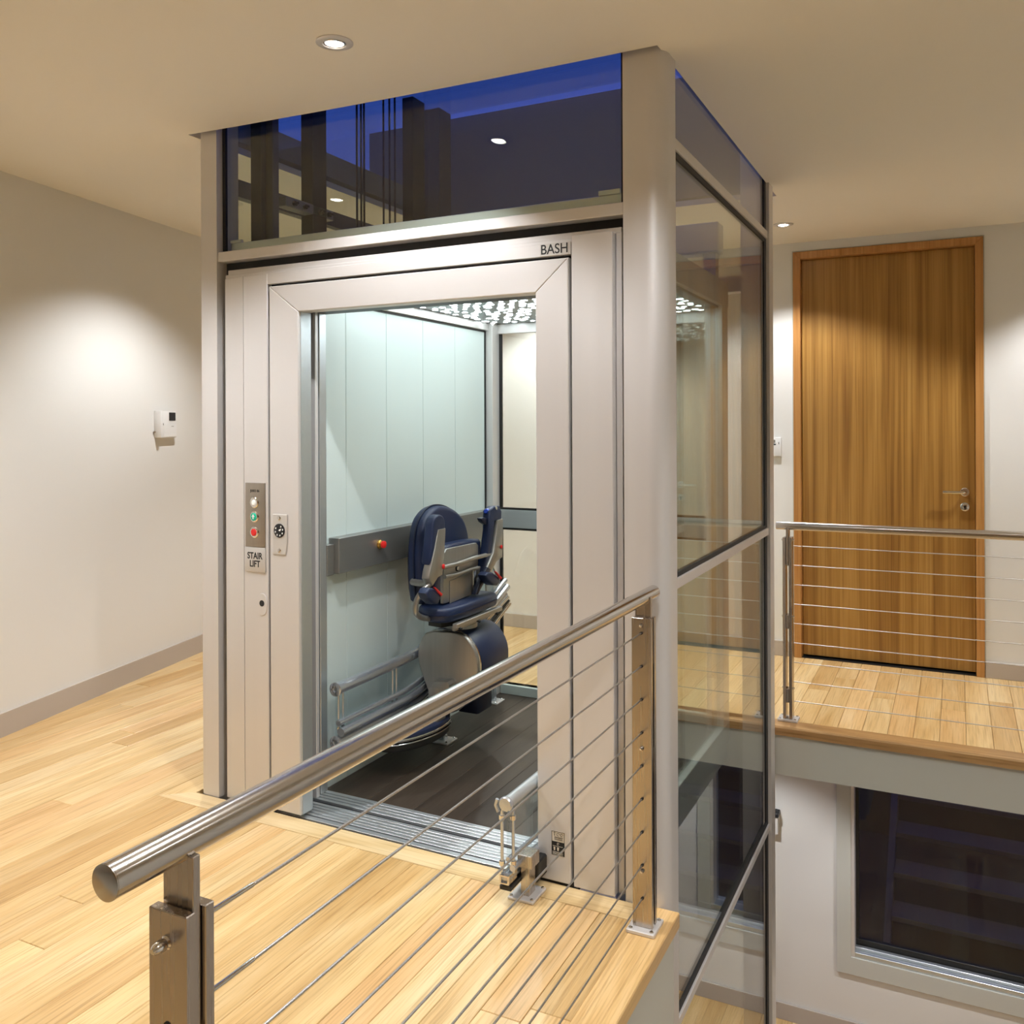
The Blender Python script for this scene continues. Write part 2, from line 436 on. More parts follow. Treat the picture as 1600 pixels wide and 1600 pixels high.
while x > -5.0:
    x0 = x - PW
    if x0 > -2.97:
        plank_run(x0, x, -0.6, BF0 - KSH * (x + 0.95)) if x > -2.9 else plank_run(x0, x, -0.6, 6.09)
        if x > -2.9: plank_run(x0, x, 4.70, 6.09)
    elif x0 < wl_x(6.0) + 0.1 and x < wl_x(-0.6):
        if x > wl_x(6.09): plank_run(x0, x, max(-0.6, WL_A.y + (x - WL_A.x) * WL_D.y / WL_D.x), 6.09)
    else:
        plank_run(x0, x, -0.6, 6.09)
    x = x0
x = NOSE_X0
while x < 1.7:
    plank_run(x, x + PW, 4.765, 6.09); x += PW
def strip(pts, mat, z0=-0.019, z1=0.0005, parent=floor, name='border_board'):
    obj(name, prism(B(), pts, 'Z', z0, z1, 0.001), mat, parent, shear=False)
f0 = lambda x: BF0 - KSH * (x + 0.95); f1 = lambda x: BF1 - KSH * (x + 0.95)
strip([(-2.97, f0(-2.97)), (NOSE_X0, f0(NOSE_X0)), (NOSE_X0, f1(NOSE_X0)), (-2.85, f1(-2.85)), (-2.87, f1(-2.87))], M['plankx'])
strip([(-2.97, f0(-2.97)), (-2.85, f1(-2.85)), (-2.85, 4.70), (-2.97, 4.70)], M['plank'], z1=0.0012)
bm = prism(B(), [(NOSE_X0, -0.045), (NOSE_X1, -0.045), (NOSE_X1, -0.003), (NOSE_X1 - 0.003, 0.0), (NOSE_X0, 0.0)], 'Y', 0.2, 2.742)
struct('trim_2', bm, M['nosingy'], 'oak edge board along the stair void under the near railing')
bm = prism(B(), [(4.655, -0.045), (4.655, -0.008), (4.663, 0.0), (4.765, 0.0), (4.765, -0.045)], 'X', -2.90, 2.0)
struct('trim_3', bm, M['nosing'], 'brown oak nosing along the edge of the far walkway')
struct('trim_4', box(B(), -2.90, 2.0, 4.672, 4.69, -0.25, -0.045), M['fascia'], 'grey painted fascia under the far walkway edge')
struct('trim_5', box(B(), -0.80, -0.789, 0.2, 2.70, -1.2, -0.045, 0.001), M['fascia'], 'pale painted fascia under the near oak edge board')

# lower floor
flo = struct('floor_lower', box(B(), -5.4, 2.0, -2.6, 6.09, ZL - 0.1, ZL - 0.02), M['fascia'])
x = -2.6
while x < 1.2:
    plank_run(x, x + PW, 3.2, 6.09, top=ZL, parent=flo, clip=False); x += PW
obj('far_boards', box(box(B(), -5.4, -2.6, -2.6, 6.09, ZL - 0.019, ZL), 1.26, 2.0, -2.6, 6.09, ZL - 0.019, ZL), M['plank'], flo, shear=False)
obj('near_boards', box(B(), -2.6, 1.26, -2.6, 3.2, ZL - 0.019, ZL), M['plank'], flo, shear=False)

# ---------------- timber door in the far wall
dr = struct('door_1', box(B(), -0.908, 0.102, 6.135, 6.178, 0.012, 2.604, 0.002), M['door'], 'tall teak veneer door behind the far cable railing')
def dpart(n, b, m, p=dr): return obj(n, b, m, p, shear=False)
dpart('door_jamb', prism(B(), [(-0.956, 0), (-0.911, 0), (-0.911, 2.606), (-0.956, 2.652)], 'Y', 6.072, 6.25, 0.002), M['doorf'])
dpart('door_jamb', prism(B(), [(0.149, 0), (0.104, 0), (0.104, 2.606), (0.149, 2.652)], 'Y', 6.072, 6.25, 0.002), M['doorf'])
dpart('door_head', prism(B(), [(-0.956, 2.652), (0.149, 2.652), (0.104, 2.606), (-0.911, 2.606)], 'Y', 6.072, 6.25, 0.002), M['doorf'])
dpart('dark_threshold_fill', box(B(), -0.911, 0.104, 6.092, 6.25, -0.02, 0.001), M['dsteel'])  # dark strip added so the gap under the door stays black
dpart('light_stop_backing', box(B(), -0.911, 0.104, 6.20, 6.21, 0, 2.606), M['black'])  # black sheet put behind the leaf to stop sky light leaking in
h = dpart('door_handle', lathe(B(), (0.046, 6.135, 1.108), (0, -1, 0), [(0.026, 0), (0.026, 0.006), (0.023, 0.008), (0.010, 0.008), (0.010, 0.045)], 24), M['chrome'])
dpart('lever', tube(B(), spline([(0.046, 6.09, 1.108), (0.040, 6.082, 1.108), (0.02, 6.08, 1.108), (-0.075, 6.08, 1.108)]), 0.0095, 14), M['chrome'], h)
k = dpart('lock_rosette', lathe(B(), (0.046, 6.135, 1.018), (0, -1, 0), [(0.026, 0), (0.026, 0.006), (0.022, 0.008)], 24), M['chrome'])
dpart('key_cylinder', box(lathe(B(), (0.046, 6.127, 1.018), (0, -1, 0), [(0.008, 0), (0.008, 0.006)], 16), 0.043, 0.049, 6.118, 6.127, 1.0, 1.012), M['dsteel'], k)
struct('trim_6', box(box(box(B(), -0.962, -0.957, 6.080, 6.0905, 0.1, 2.660), 0.150, 0.155, 6.080, 6.0905, 0.1, 2.660), -0.962, 0.155, 6.080, 6.0905, 2.655, 2.660), M['fascia'], 'thin shadow bead around the timber door frame')

# ---------------- lower window
win = struct('window_1', prism(B(), [(-0.70, -0.26), (-0.70, -1.985), (1.54, -1.985), (1.54, -0.26), (1.45, -0.26), (1.45, -1.872), (-0.612, -1.872), (-0.612, -0.26)], 'Y', 6.068, 6.10, 0.002), M['fascia'], 'large dark window with a white surround below the walkway')
wp = lambda n, b, m, p=win: obj(n, b, m, p, shear=False)
wp('window_reveal', box(B(), -0.612, -0.592, 6.075, 6.22, -1.872, -0.30), M['alu'])
wp('sill_track', box(B(), -0.592, 1.45, 6.08, 6.115, -1.872, -1.842, 0.002), M['sill'])
wp('sill_track', box(B(), -0.592, 1.45, 6.118, 6.15, -1.872, -1.825, 0.002), M['sill'])
wp('sash_rail', box(B(), -0.592, 1.45, 6.155, 6.19, -1.872, -1.79, 0.002), M['dsteel'])
wp('sash_stile', box(B(), -0.592, -0.572, 6.155, 6.19, -1.79, -0.30, 0.002), M['dsteel'])
wp('pane', box(B(), -0.572, 1.45, 6.168, 6.176, -1.79, -0.30), M['wglass'])

w2 = struct('window_2', prism(B(), [(-1.605, -0.26), (-1.605, -1.86), (-1.09, -1.86), (-1.09, -0.26), (-1.117, -0.26), (-1.117, -1.782), (-1.513, -1.782), (-1.513, -0.26)], 'Y', 6.068, 6.10, 0.002), M['fascia'], 'narrow dark window seen through the lower lift glass')
wp('window_reveal', box(B(), -1.515, -1.495, 6.075, 6.22, -1.78, -0.30), M['alu'], w2)
wp('sill_track', box(B(), -1.495, -1.117, 6.08, 6.15, -1.78, -1.745, 0.002), M['sill'], w2)
wp('pane', box(B(), -1.495, -1.117, 6.168, 6.176, -1.745, -0.30), M['wglass'], w2)

# outside, at night
struct('ground', box(B(), -9, 9, 6.27, 16, ZL - 0.4, ZL - 0.15), M['ground'])
struct('wall_garden', box(B(), -9, 9, 9.6, 9.8, ZL - 0.2, 0.8), M['ground'])
st = thing('outdoor_steps', 'dim timber steps outside beyond the dark lower window', 'steps', (0.6, 7.8, ZL - 0.15))
for i in range(6):
    obj('tread', box(B(), -0.45, 2.2, 6.95 + i * 0.30, 7.20 + i * 0.30, ZL + 0.02 + i * 0.19, ZL + 0.06 + i * 0.19, 0.004), M['step'], st)
for xx in (-0.5, 2.2):
    obj('stringer', prism(B(), [(6.85, ZL - 0.15), (7.1, ZL - 0.15), (8.85, ZL + 1.05), (8.85, ZL + 1.25), (8.7, ZL + 1.25)], 'X', xx, xx + 0.05), M['step'], st)

# ------------------------------------------------------------------ downlights
def make_downlight(x, y, label, z=None, power=LAMP_W, cone=116, soft=0.42, fixture=True, tilt=(0, 0)):
    z = zc(x) if z is None else z
    if fixture:
        t = thing('downlight', label, 'ceiling light', (x, y, z), 'recessed downlights')
        obj('trim_ring', lathe(B(), (x, y, z), (0, 0, -1), [(0.058, -0.001), (0.058, 0.003), (0.052, 0.0055), (0.037, 0.0055), (0.034, 0.002), (0.034, -0.001)], 32), M['alu2'], t)
        obj('gimbal_ring', lathe(B(), (x, y, z), (tilt[0], tilt[1], -1), [(0.0335, -0.002), (0.0335, 0.004), (0.030, 0.006), (0.028, 0.004), (0.028, -0.002)], 28), M['chrome'], t)
        obj('lens', lathe(B(), (x, y, z), (tilt[0], tilt[1], -1), [(0.028, 0.001), (0.028, 0.005), (0.02, 0.008), (0.005, 0.009)], 24), M['lamp'], t)
    ld = bpy.data.lights.new('downlight_beam', 'SPOT')
    ld.energy = power; ld.color = LAMP_COL; ld.spot_size = math.radians(cone); ld.spot_blend = soft; ld.shadow_soft_size = 0.025
    lo = bpy.data.objects.new('downlight_beam', ld); COL.objects.link(lo)
    lo.location = (x, y, z - 0.014)
    lo.rotation_euler = Vector((tilt[0], tilt[1], -1)).to_track_quat('-Z', 'Y').to_euler()
make_downlight(-1.727, 2.25, 'bright downlight in the ceiling in front of the lift', power=LAMP_W * 0.62, tilt=(-0.06, 0.05))
make_downlight(-0.917, 5.49, 'downlight in the ceiling near the timber door', power=LAMP_W * 0.6)
make_downlight(-3.61, 3.78, 'downlight beyond the lift glass beside the left wall', power=LAMP_W * 0.86, cone=126, soft=0.6)
make_downlight(0.85, 5.49, 'downlight above the far walkway right of the timber door', power=LAMP_W * 0.75)
make_downlight(-2.60, 5.49, 'added fill downlight above the walkway behind the lift', power=LAMP_W * 0.9)  # lamp added to put more light on the rear walkway
make_downlight(-3.02, 1.72, 'added fill downlight above the floor left of the near railing', power=LAMP_W * 0.98, cone=126, soft=0.5)  # unseen lamp added to brighten the left wall and floor
make_downlight(0.35, 0.70, 'added fill downlight above the near end of the stair void', power=LAMP_W * 0.9)  # unseen fill lamp, added for the front of the right column
make_downlight(-0.52, 1.92, 'added fill downlight over the stair void beside the near railing', power=LAMP_W * 0.47, cone=132, soft=0.5)  # put in out of view to brighten the right column
make_downlight(0.80, 2.60, 'added fill downlight over the middle of the stair void', power=LAMP_W * 0.5)  # unseen lamp added for extra light over the void
make_downlight(-1.20, 5.30, 'downlight under the walkway above the narrow lower window', z=-0.241, power=LAMP_W * 0.35)
make_downlight(0.15, 5.30, 'downlight under the walkway above the large lower window', z=-0.241, power=LAMP_W * 0.35)

# ------------------------------------------------------------------ cable railings
def cable_railing(label, base, along, posts, rail, rail_z, zs, cab_a, cab_b, cross, sm, cm, near=False):
    """along: 'Y' or 'X'; posts: positions along; cross: fixed coordinate across"""
    t = thing('cable_railing', label, 'railing', base)
    def P(a, c, z): return (c, a, z) if along == 'Y' else (a, c, z)
    def bx(a0, a1, c0, c1, z0, z1, bev=0.0):
        return box(B(), c0, c1, a0, a1, z0, z1, bev) if along == 'Y' else box(B(), a0, a1, c0, c1, z0, z1, bev)
    hr = obj('handrail', tube(B(), [P(rail[0], cross, rail_z[0]), P(rail[1], cross, rail_z[1])], 0.0212, 40), sm, t)
    for e, d in ((rail[0], -1), (rail[1], 1)):
        ax = (0, d, 0) if along == 'Y' else (d, 0, 0)
        obj('end_cap', lathe(B(), P(e, cross, rail_z[0 if d < 0 else 1]), ax, [(0.0209, -0.001), (0.0209, 0.0015), (0.018, 0.0022)], 40), sm, hr)
    for p in posts:
        for s in (-1, 1):
            a0 = p + s * 0.0155
            obj('post_bar', bx(a0 - 0.0075, a0 + 0.0075, cross - 0.031, cross + 0.031, 0.012, 0.945, 0.0012), M['steelz'], t)
        sd = obj('saddle_blade', bx(p - 0.0062, p + 0.0062, cross - 0.025, cross + 0.025, 0.80, rail_z[0] - 0.012, 0.001), M['steelz'], t)
        for z in (0.13, 0.51):
            obj('spacer', bx(p - 0.008, p + 0.008, cross - 0.025, cross + 0.025, z - 0.035, z + 0.035, 0.001), M['steelz'], t)
        bp = obj('base_plate', bx(p - 0.05, p + 0.05, cross - 0.044, cross + 0.044, 0.0, 0.012, 0.002), M['alu'], t)
        for s in (-1, 1):
            for q in (-1, 1):
                obj('bolt', lathe(B(), P(p + s * 0.038, cross + q * 0.033, 0.012), (0, 0, 1), [(0.0065, -0.002), (0.0065, 0.002), (0.004, 0.0045)], 12), M['chrome'], bp)
        for z in (0.905 if near else 0.93, 0.535, 0.165):
            for s in ((1,) if near and p == posts[0] else (-1, 1)):
                ax = (0, s, 0) if along == 'Y' else (s, 0, 0)
                zz = z + (0.018 if near else 0)
                obj('post_bolt', lathe(B(), P(p + s * 0.023, cross, zz), ax, [(0.0062, 0), (0.0062, 0.004), (0.0045, 0.008), (0.002, 0.0095)], 12), M['chrome'], t)
    for i, z in enumerate(zs):
        za, zb = (z + 0.011 * (z / 0.9), z) if near else (z, z)
        c = obj('cable', tube(B(), [P(cab_a, cross, za), P(cab_b, cross, zb)], 0.0024, 8), cm, t)
        if near:
            obj('swage_sleeve', tube(B(), [P(cab_a, cross, za), P(cab_a + 0.098, cross, za - 0.0006), P(cab_a + 0.101, cross, za - 0.0006)], [0.0038, 0.0036, 0.0024], 12), M['chrome'], c)
            obj('end_grommet', lathe(B(), P(cab_b - 0.004, cross, zb), (0, 1, 0), [(0.0045, 0), (0.0045, 0.006)], 12), M['dsteel'], c)
            if i % 4 == 0:
                obj('acorn_nut', lathe(B(), P(posts[0] - 0.023, cross, za - 0.002), (0, -1, 0), [(0.0085, 0), (0.0085, 0.002), (0.0065, 0.004), (0.0075, 0.006), (0.0075, 0.013), (0.006, 0.019), (0.003, 0.023)], 16), M['chrome'], c)
            else:
                obj('socket_end', lathe(B(), P(posts[0] - 0.023, cross, za - 0.002), (0, -1, 0), [(0.0055, 0), (0.0055, 0.0012), (0.003, 0.0012)], 14), M['dsteel'], c)
    return t
ZS = [0.9 - 0.1 * i for i in range(9)]
cable_railing('near steel railing with wire cables in front of the lift', (-0.85, 1.7, 0), 'Y', (0.803, 2.615), (0.694, 2.715), (1.020, 1.004), ZS, 0.828, 2.592, -0.8535, M['steel'], M['cable'], near=True)
cable_railing('far steel railing with wire cables in front of the timber door', (0.4, 4.78, 0), 'X', (-0.782, 1.3), (-0.838, 1.98), (1.003, 1.003), ZS, -0.755, 1.275, 4.78, M['steelx'], M['cablex'])

# ------------------------------------------------------------------ lift shaft
SHEAR = True
ZT = 3.40
sh = thing('lift_shaft', 'glazed lift shaft with satin aluminium corner columns rising through the ceiling', 'lift shaft', (-1.8, 3.7, ZL))
def part(n, b, m, p, **k): return obj(n, b, m, p, **k)
pr_ = arc(-0.878, 2.795, 0.060, -90, 0, 10)
part('column', prism(B(), [(-0.956, 2.735)] + pr_ + [(-0.818, 2.86), (-0.956, 2.86)], 'Z', ZL, ZT), M['alu'], sh, sharp=25)
part('column', prism(B(), [(-2.725, 2.735), (-2.725, 2.86), (-2.825, 2.86)] + arc(-2.805, 2.755, 0.02, 180, 270, 5), 'Z', 0.0, ZT), M['alu'], sh, sharp=25)
part('column', prism(B(), [(-0.96, 4.505), (-0.820, 4.505), (-0.820, 4.58)] + arc(-0.86, 4.60, 0.04, 0, 90, 6) + [(-0.96, 4.64)], 'Z', ZL, ZT), M['alu'], sh, sharp=25)
part('column', prism(B(), [(-2.83, 4.505), (-2.72, 4.505), (-2.72, 4.64), (-2.83, 4.64)], 'Z', ZL, ZT), M['ringbeam'], sh)
for cx0, cx1, cy in ((-2.724, -2.708, 2.776), (-0.973, -0.957, 2.776)):
    part('gasket', box(B(), cx0, cx1, cy - 0.008, cy + 0.004, 2.246, ZT), M['black'], sh)
part('transom', box(B(), -2.724, -0.957, 2.740, 2.86, 2.206, 2.246, 0.002), M['alu2'], sh)
part('gap_strip', box(B(), -2.724, -0.957, 2.790, 2.80, 2.150, 2.206), M['black'], sh)
part('gap_strip', box(B(), -2.724, -2.694, 2.790, 2.80, 0.0, 2.150), M['black'], sh)
part('gap_strip', box(B(), -0.970, -0.9565, 2.785, 2.80, 0.0, 2.150), M['black'], sh)
part('glass_pane', box(B(), -2.708, -0.973, 2.775, 2.783, 2.246, ZT), M['tglass'], sh)
part('inner_sill', box(B(), -2.70, -0.965, 2.79, 2.85, 2.246, 2.288, 0.002), M['sill'], sh)
part('setting_block', box(B(), -2.70, -2.64, 2.787, 2.80, 2.288, 2.300), M['sill'], sh)
part('setting_block', box(B(), -1.06, -0.985, 2.787, 2.80, 2.288, 2.304), M['sill'], sh)
# right side
SX = -0.842
for z0, z1 in ((2.440, 2.478), (0.984, 1.019), (-0.468, -0.436), (-1.95, -1.915)):
    part('side_rail', box(B(), SX - 0.022, SX + 0.014, 2.86, 4.505, z0, z1, 0.002), M['alu2'], sh)
for z0, z1 in ((2.420, 2.440), (1.019, 1.034), (-0.436, -0.414)):
    part('gasket', box(B(), SX - 0.012, SX + 0.006, 2.86, 4.505, z0, z1), M['black'], sh)
for z0, z1 in ((2.478, ZT), (1.034, 2.42), (-0.414, 0.984), (-1.915, -0.468)):
    part('gasket', box(B(), SX - 0.012, SX + 0.006, 4.46, 4.505, z0, z1), M['black'], sh)
    part('glass_pane', box(B(), SX - 0.006, SX + 0.002, 2.862, 4.46, z0, z1), M['tglass'], sh)
# left side
part('glass_pane', box(B(), -2.806, -2.798, 2.86, 4.505, 0.03, ZT), M['tglass'], sh)
part('ring_beam', box(B(), -2.83, -2.785, 2.86, 4.505, 2.525, 2.600), M['ringbeam'], sh)
part('rear_transom', box(B(), -2.72, -0.96, 4.56, 4.64, 2.20, 2.28), M['alu2'], sh)
part('roof_pane', box(B(), -2.83, -0.82, 2.74, 4.64, ZT, ZT + 0.012), M['tglass'], sh)

# guide mast and ropes between the car and the left glass
gm = thing('guide_mast', 'dark steel guide rails and ropes standing behind the upper front glass', 'lift mast', (-2.64, 3.5, ZL))
part('guide_rail', box(B(), -2.685, -2.625, 2.89, 2.925, ZL, 3.3, 0.003), M['dsteel'], gm)
part('guide_rail', box(B(), -2.68, -2.60, 2.935, 2.975, ZL, 3.3, 0.003), M['ringbeam'], gm)
part('guide_rail', box(B(), -2.67, -2.60, 3.20, 3.30, ZL, 3.3, 0.003), M['dsteel'], gm)
part('guide_rail', box(B(), -2.68, -2.61, 4.05, 4.17, ZL, 3.3, 0.003), M['dsteel'], gm)
for yy in (3.60, 3.635, 3.66, 3.83, 3.885, 3.935):
    part('rope', tube(B(), [(-2.65, yy, ZL), (-2.65, yy, 3.3)], 0.0055, 8), M['dsteel'], gm)
br = part('bracket', box(B(), -2.655, -2.60, 3.02, 3.35, 2.485, 2.53, 0.003), M['band'], gm)
for yy in (3.07, 3.14, 3.25, 3.31):
    part('bracket_bolt', lathe(B(), (-2.60, yy, 2.505), (1, 0, 0), [(0.012, 0), (0.012, 0.012), (0.006, 0.012), (0.006, 0.026)], 6), M['dsteel'], br)

# ---------------- landing door frame
df = thing('lift_door_frame', 'satin aluminium door frame on the front of the lift', 'door frame', (-1.8, 2.77, 0))
part('jamb_panel', prism(B(), [(-2.692, 2.748), (-2.578, 2.730), (-2.578, 2.80), (-2.692, 2.80)], 'Z', 0.004, 2.135, 0.002), M['alu'], df)
part('jamb_panel', box(B(), -2.577, -2.450, 2.730, 2.80, 0.004, 2.135, 0.002), M['alu'], df)
part('jamb_panel', box(B(), -1.137, -0.993, 2.733, 2.80, 0.004, 2.155, 0.002), M['alu'], df)
part('jamb_edge', box(B(), -0.991, -0.970, 2.762, 2.80, 0.004, 2.155, 0.002), M['alu'], df)
part('head_panel', box(B(), -2.449, -1.138, 2.730, 2.80, 2.0925, 2.135, 0.0015), M['alu2'], df)
part('head_panel', box(B(), -2.692, -1.138, 2.750, 2.80, 2.1355, 2.150, 0.0015), M['alu2'], df)
part('head_lip', box(B(), -2.692, -0.972, 2.765, 2.80, 2.151, 2.172, 0.0015), M['alu2'], df)
LX0, LX1, LI0, LI1, LZ0, LZ1 = -2.438, -1.1455, -2.290, -1.266, 1.974, 2.082
part('shadow_gap', prism(B(), [(-2.451, 0.0), (-2.430, 0.0), (-2.430, 2.075), (-1.153, 2.075), (-1.153, 0.0), (-1.136, 0.0), (-1.136, 2.094), (-2.451, 2.094)], 'Y', 2.757, 2.80), M['black'], df)  # black strip round the leaf, the gap's shade put into its colour
part('leaf_stile', prism(B(), [(LX0, 0.014), (LI0, 0.014), (LI0, LZ0), (LX0, LZ1)], 'Y', 2.727, 2.785, 0.003), M['alu'], df)
part('leaf_stile', prism(B(), [(LX1, 0.010), (LI1, 0.010), (LI1, LZ0), (LX1, LZ1)], 'Y', 2.727, 2.785, 0.003), M['alu'], df)
part('leaf_head', prism(B(), [(LX0, LZ1), (LI0, LZ0), (LI1, LZ0), (LX1, LZ1)], 'Y', 2.727, 2.785, 0.003), M['alu2'], df)
part('leaf_edge', box(B(), LI0 - 0.004, LI0 + 0.003, 2.74, 2.80, 0.014, LZ0), M['sill'], df)
part('bottom_seal', box(B(), -1.262, -1.14, 2.735, 2.78, 0.0, 0.010), M['dsteel'], df)
ths = [(2.748, 2.772), (2.778, 2.794), (2.799, 2.815), (2.820, 2.836), (2.841, 2.857), (2.862, 2.879)]
part('sill_bed', box(B(), -2.425, -1.13, 2.745, 2.882, -0.019, -0.007), M['black'], df)
for i, (a, b) in enumerate(ths):
    part('sill_rib', box(B(), -2.425, -1.13, a, b, -0.015, 0.002 if i else -0.001, 0.001), M['sill'], df)
# name plate, lettering and the notice are printed plates of their own
np_ = tag(part('name_plate', box(B(), -1.249, -1.143, 2.7285, 2.7305, 2.094, 2.1345, 0.0006), M['plate'], None, base=(-1.196, 2.75, 2.092)), 'small name plate reading BASH at the top right of the lift door', 'name plate')
part('lettering', text_bm('BASH', 0.046, -1.196, 2.728, 2.114, 0.0004, squeeze=0.92), M['ink'], np_)
nt_ = tag(part('warning_sticker', box(B(), -1.214, -1.166, 2.7262, 2.7272, 0.098, 0.178), M['pale'], None, base=(-1.19, 2.728, 0.098)), 'small black and tan sticker low on the lift door frame', 'sticker')
part('black_field', box(B(), -1.2135, -1.1665, 2.7256, 2.7262, 0.0985, 0.144), M['ink'], nt_)
bmk = B()
prism(bmk, [(-1.2135, 0.0985), (-1.2120, 0.0985), (-1.2120, 0.1775), (-1.2135, 0.1775)], 'Y', 2.7255, 2.7262)
prism(bmk, [(-1.1680, 0.0985), (-1.1665, 0.0985), (-1.1665, 0.1775), (-1.1680, 0.1775)], 'Y', 2.7255, 2.7262)
prism(bmk, [(-1.2135, 0.1762), (-1.1665, 0.1762), (-1.1665, 0.1775), (-1.2135, 0.1775)], 'Y', 2.7255, 2.7262)
for cx, cz, r in ((-1.203, 0.172, 0.003), (-1.203, 0.165, 0.002), (-1.190, 0.168, 0.005), (-1.177, 0.168, 0.005)):
    for a0 in range(0, 300, 60):
        p = arc(cx, cz, r, a0, a0 + 60, 3) + arc(cx, cz, r - 0.0011, a0 + 60, a0, 3)
        prism(bmk, p, 'Y', 2.7256, 2.7261)
box(bmk, -1.203, -1.173, 2.7256, 2.7261, 0.158, 0.1592); box(bmk, -1.203, -1.173, 2.7256, 2.7261, 0.1500, 0.1510)
for k in range(6): box(bmk, -1.202 + k * 0.005, -1.2005 + k * 0.005, 2.7256, 2.7261, 0.151, 0.158)
part('tan_print', bmk, M['ink'], nt_)
bmk = B()
p = arc(-1.190, 0.137, 0.004, 0, 300, 10) + arc(-1.190, 0.137, 0.0024, 300, 0, 10)
prism(bmk, p, 'Y', 2.7252, 2.7256)
box(bmk, -1.209, -1.173, 2.7252, 2.7256, 0.1285, 0.1297)
for cx in (-1.203, -1.190):
    prism(bmk, [(cx - 0.003, 0.115), (cx + 0.002, 0.114), (cx + 0.0035, 0.125), (cx - 0.0035, 0.126)], 'Y', 2.7252, 2.7256)
for k in range(4): box(bmk, -1.210, -1.172 - 0.003 * (k % 2), 2.7252, 2.7256, 0.1010 + k * 0.0029, 0.1020 + k * 0.0029)
part('pale_print', bmk, M['pale'], nt_)

# ---------------- call panel, key switch, lock
yp = 2.730
cp = thing('call_panel', 'upright call panel with white, green and red buttons above a STAIR LIFT sign', 'call panel', (-2.514, yp, 0.95))
part('back_plate', prism(B(), smooth_pts([(-2.566, 1.045), (-2.462, 1.045), (-2.462, 1.302), (-2.566, 1.302)], 0), 'Y', yp - 0.0045, yp, 0.0025, 2), M['panelplate'], cp)
lp = part('sign_plate', box(B(), -2.567, -2.461, yp - 0.0065, yp, 0.946, 1.044, 0.003, 2), M['plate'], cp)
part('lettering', text_bm('STAIR', 0.036, -2.514, yp - 0.0068, 1.010, 0.0009, squeeze=0.84), M['ink'], lp)
part('lettering', text_bm('LIFT', 0.036, -2.514, yp - 0.0068, 0.978, 0.0009, squeeze=0.84), M['ink'], lp)
part('lettering', text_bm('JUSO 86', 0.0135, -2.514, yp - 0.0048, 1.270, 0.0003), M['ink'], cp)
for cz, m, r, nm in ((1.224, 'whitelit', 0.011, 'white_button'), (1.167, 'green', 0.0155, 'green_button'), (1.105, 'redlit', 0.0145, 'red_button')):
    bz = part('button_ring', lathe(B(), (-2.516, yp - 0.0045, cz), (0, -1, 0), [(0.0225, 0), (0.0225, 0.003), (0.019, 0.0055), (r + 0.001, 0.0055), (r + 0.001, 0.003)], 28), M['chrome'], cp)
    bt = part('button', lathe(B(), (-2.516, yp - 0.0065, cz), (0, -1, 0), [(r, 0), (r, 0.004), (r * 0.85, 0.006), (0.002, 0.0068)], 24), M[m], bz)
    bt['label'] = nm.replace('_', ' ')
    if m == 'green':
        part('arrow', prism(B(), [(-2.5185, 1.158), (-2.5135, 1.158), (-2.5135, 1.167), (-2.508, 1.167), (-2.516, 1.178), (-2.524, 1.167), (-2.5185, 1.167)], 'Y', yp - 0.0142, yp - 0.0125), M['white'], bz)
yk = 2.727
ks = thing('key_switch', 'small steel plate with a round dark dial on the lift door stile', 'switch', (-2.385, yk, 1.02))
part('switch_plate', prism(B(), [(-2.418, 1.024), (-2.354, 1.024), (-2.346, 1.075), (-2.346, 1.182), (-2.418, 1.182)], 'Y', yk - 0.005, yk, 0.0015), M['plate'], ks)
part('dial', lathe(B(), (-2.384, yk - 0.005, 1.118), (0, -1, 0), [(0.0275, 0), (0.0275, 0.002), (0.024, 0.003)], 28), M['screen'], ks)
bmk = B()
for k in range(7):
    a = math.radians(150 + k * 45)
    cx, cz = -2.384 + 0.019 * math.cos(a), 1.118 + 0.019 * math.sin(a)
    prism(bmk, [(cx - 0.003, cz - 0.003), (cx + 0.002, cz - 0.0035), (cx + 0.003, cz + 0.003), (cx - 0.001, cz + 0.0035)], 'Y', yk - 0.0086, yk - 0.008)
prism(bmk, [(-2.387, 1.119), (-2.378, 1.116), (-2.372, 1.127), (-2.381, 1.124)], 'Y', yk - 0.0086, yk - 0.008)
part('dial_marks', bmk, M['white'], ks)
for z in (1.167, 1.040):
    part('screw', lathe(B(), (-2.385, yk - 0.005, z), (0, -1, 0), [(0.008, 0), (0.008, 0.0015), (0.005, 0.003)], 14), M['chrome'], ks)
lk = tag(part('lock_cover', prism(B(), smooth_pts([(-2.507, 0.775), (-2.455, 0.775), (-2.455, 0.862), (-2.507, 0.862)], 3), 'Y', yp - 0.003, yp, 0.001), M['alu'], None, base=(-2.481, yp, 0.775)), 'small rounded lock cover with a black keyhole below the call panel', 'lock')
part('keyhole', lathe(B(), (-2.481, yp - 0.003, 0.823), (0, -1, 0), [(0.0125, 0), (0.0125, 0.001), (0.009, 0.0015)], 20), M['black'], lk)

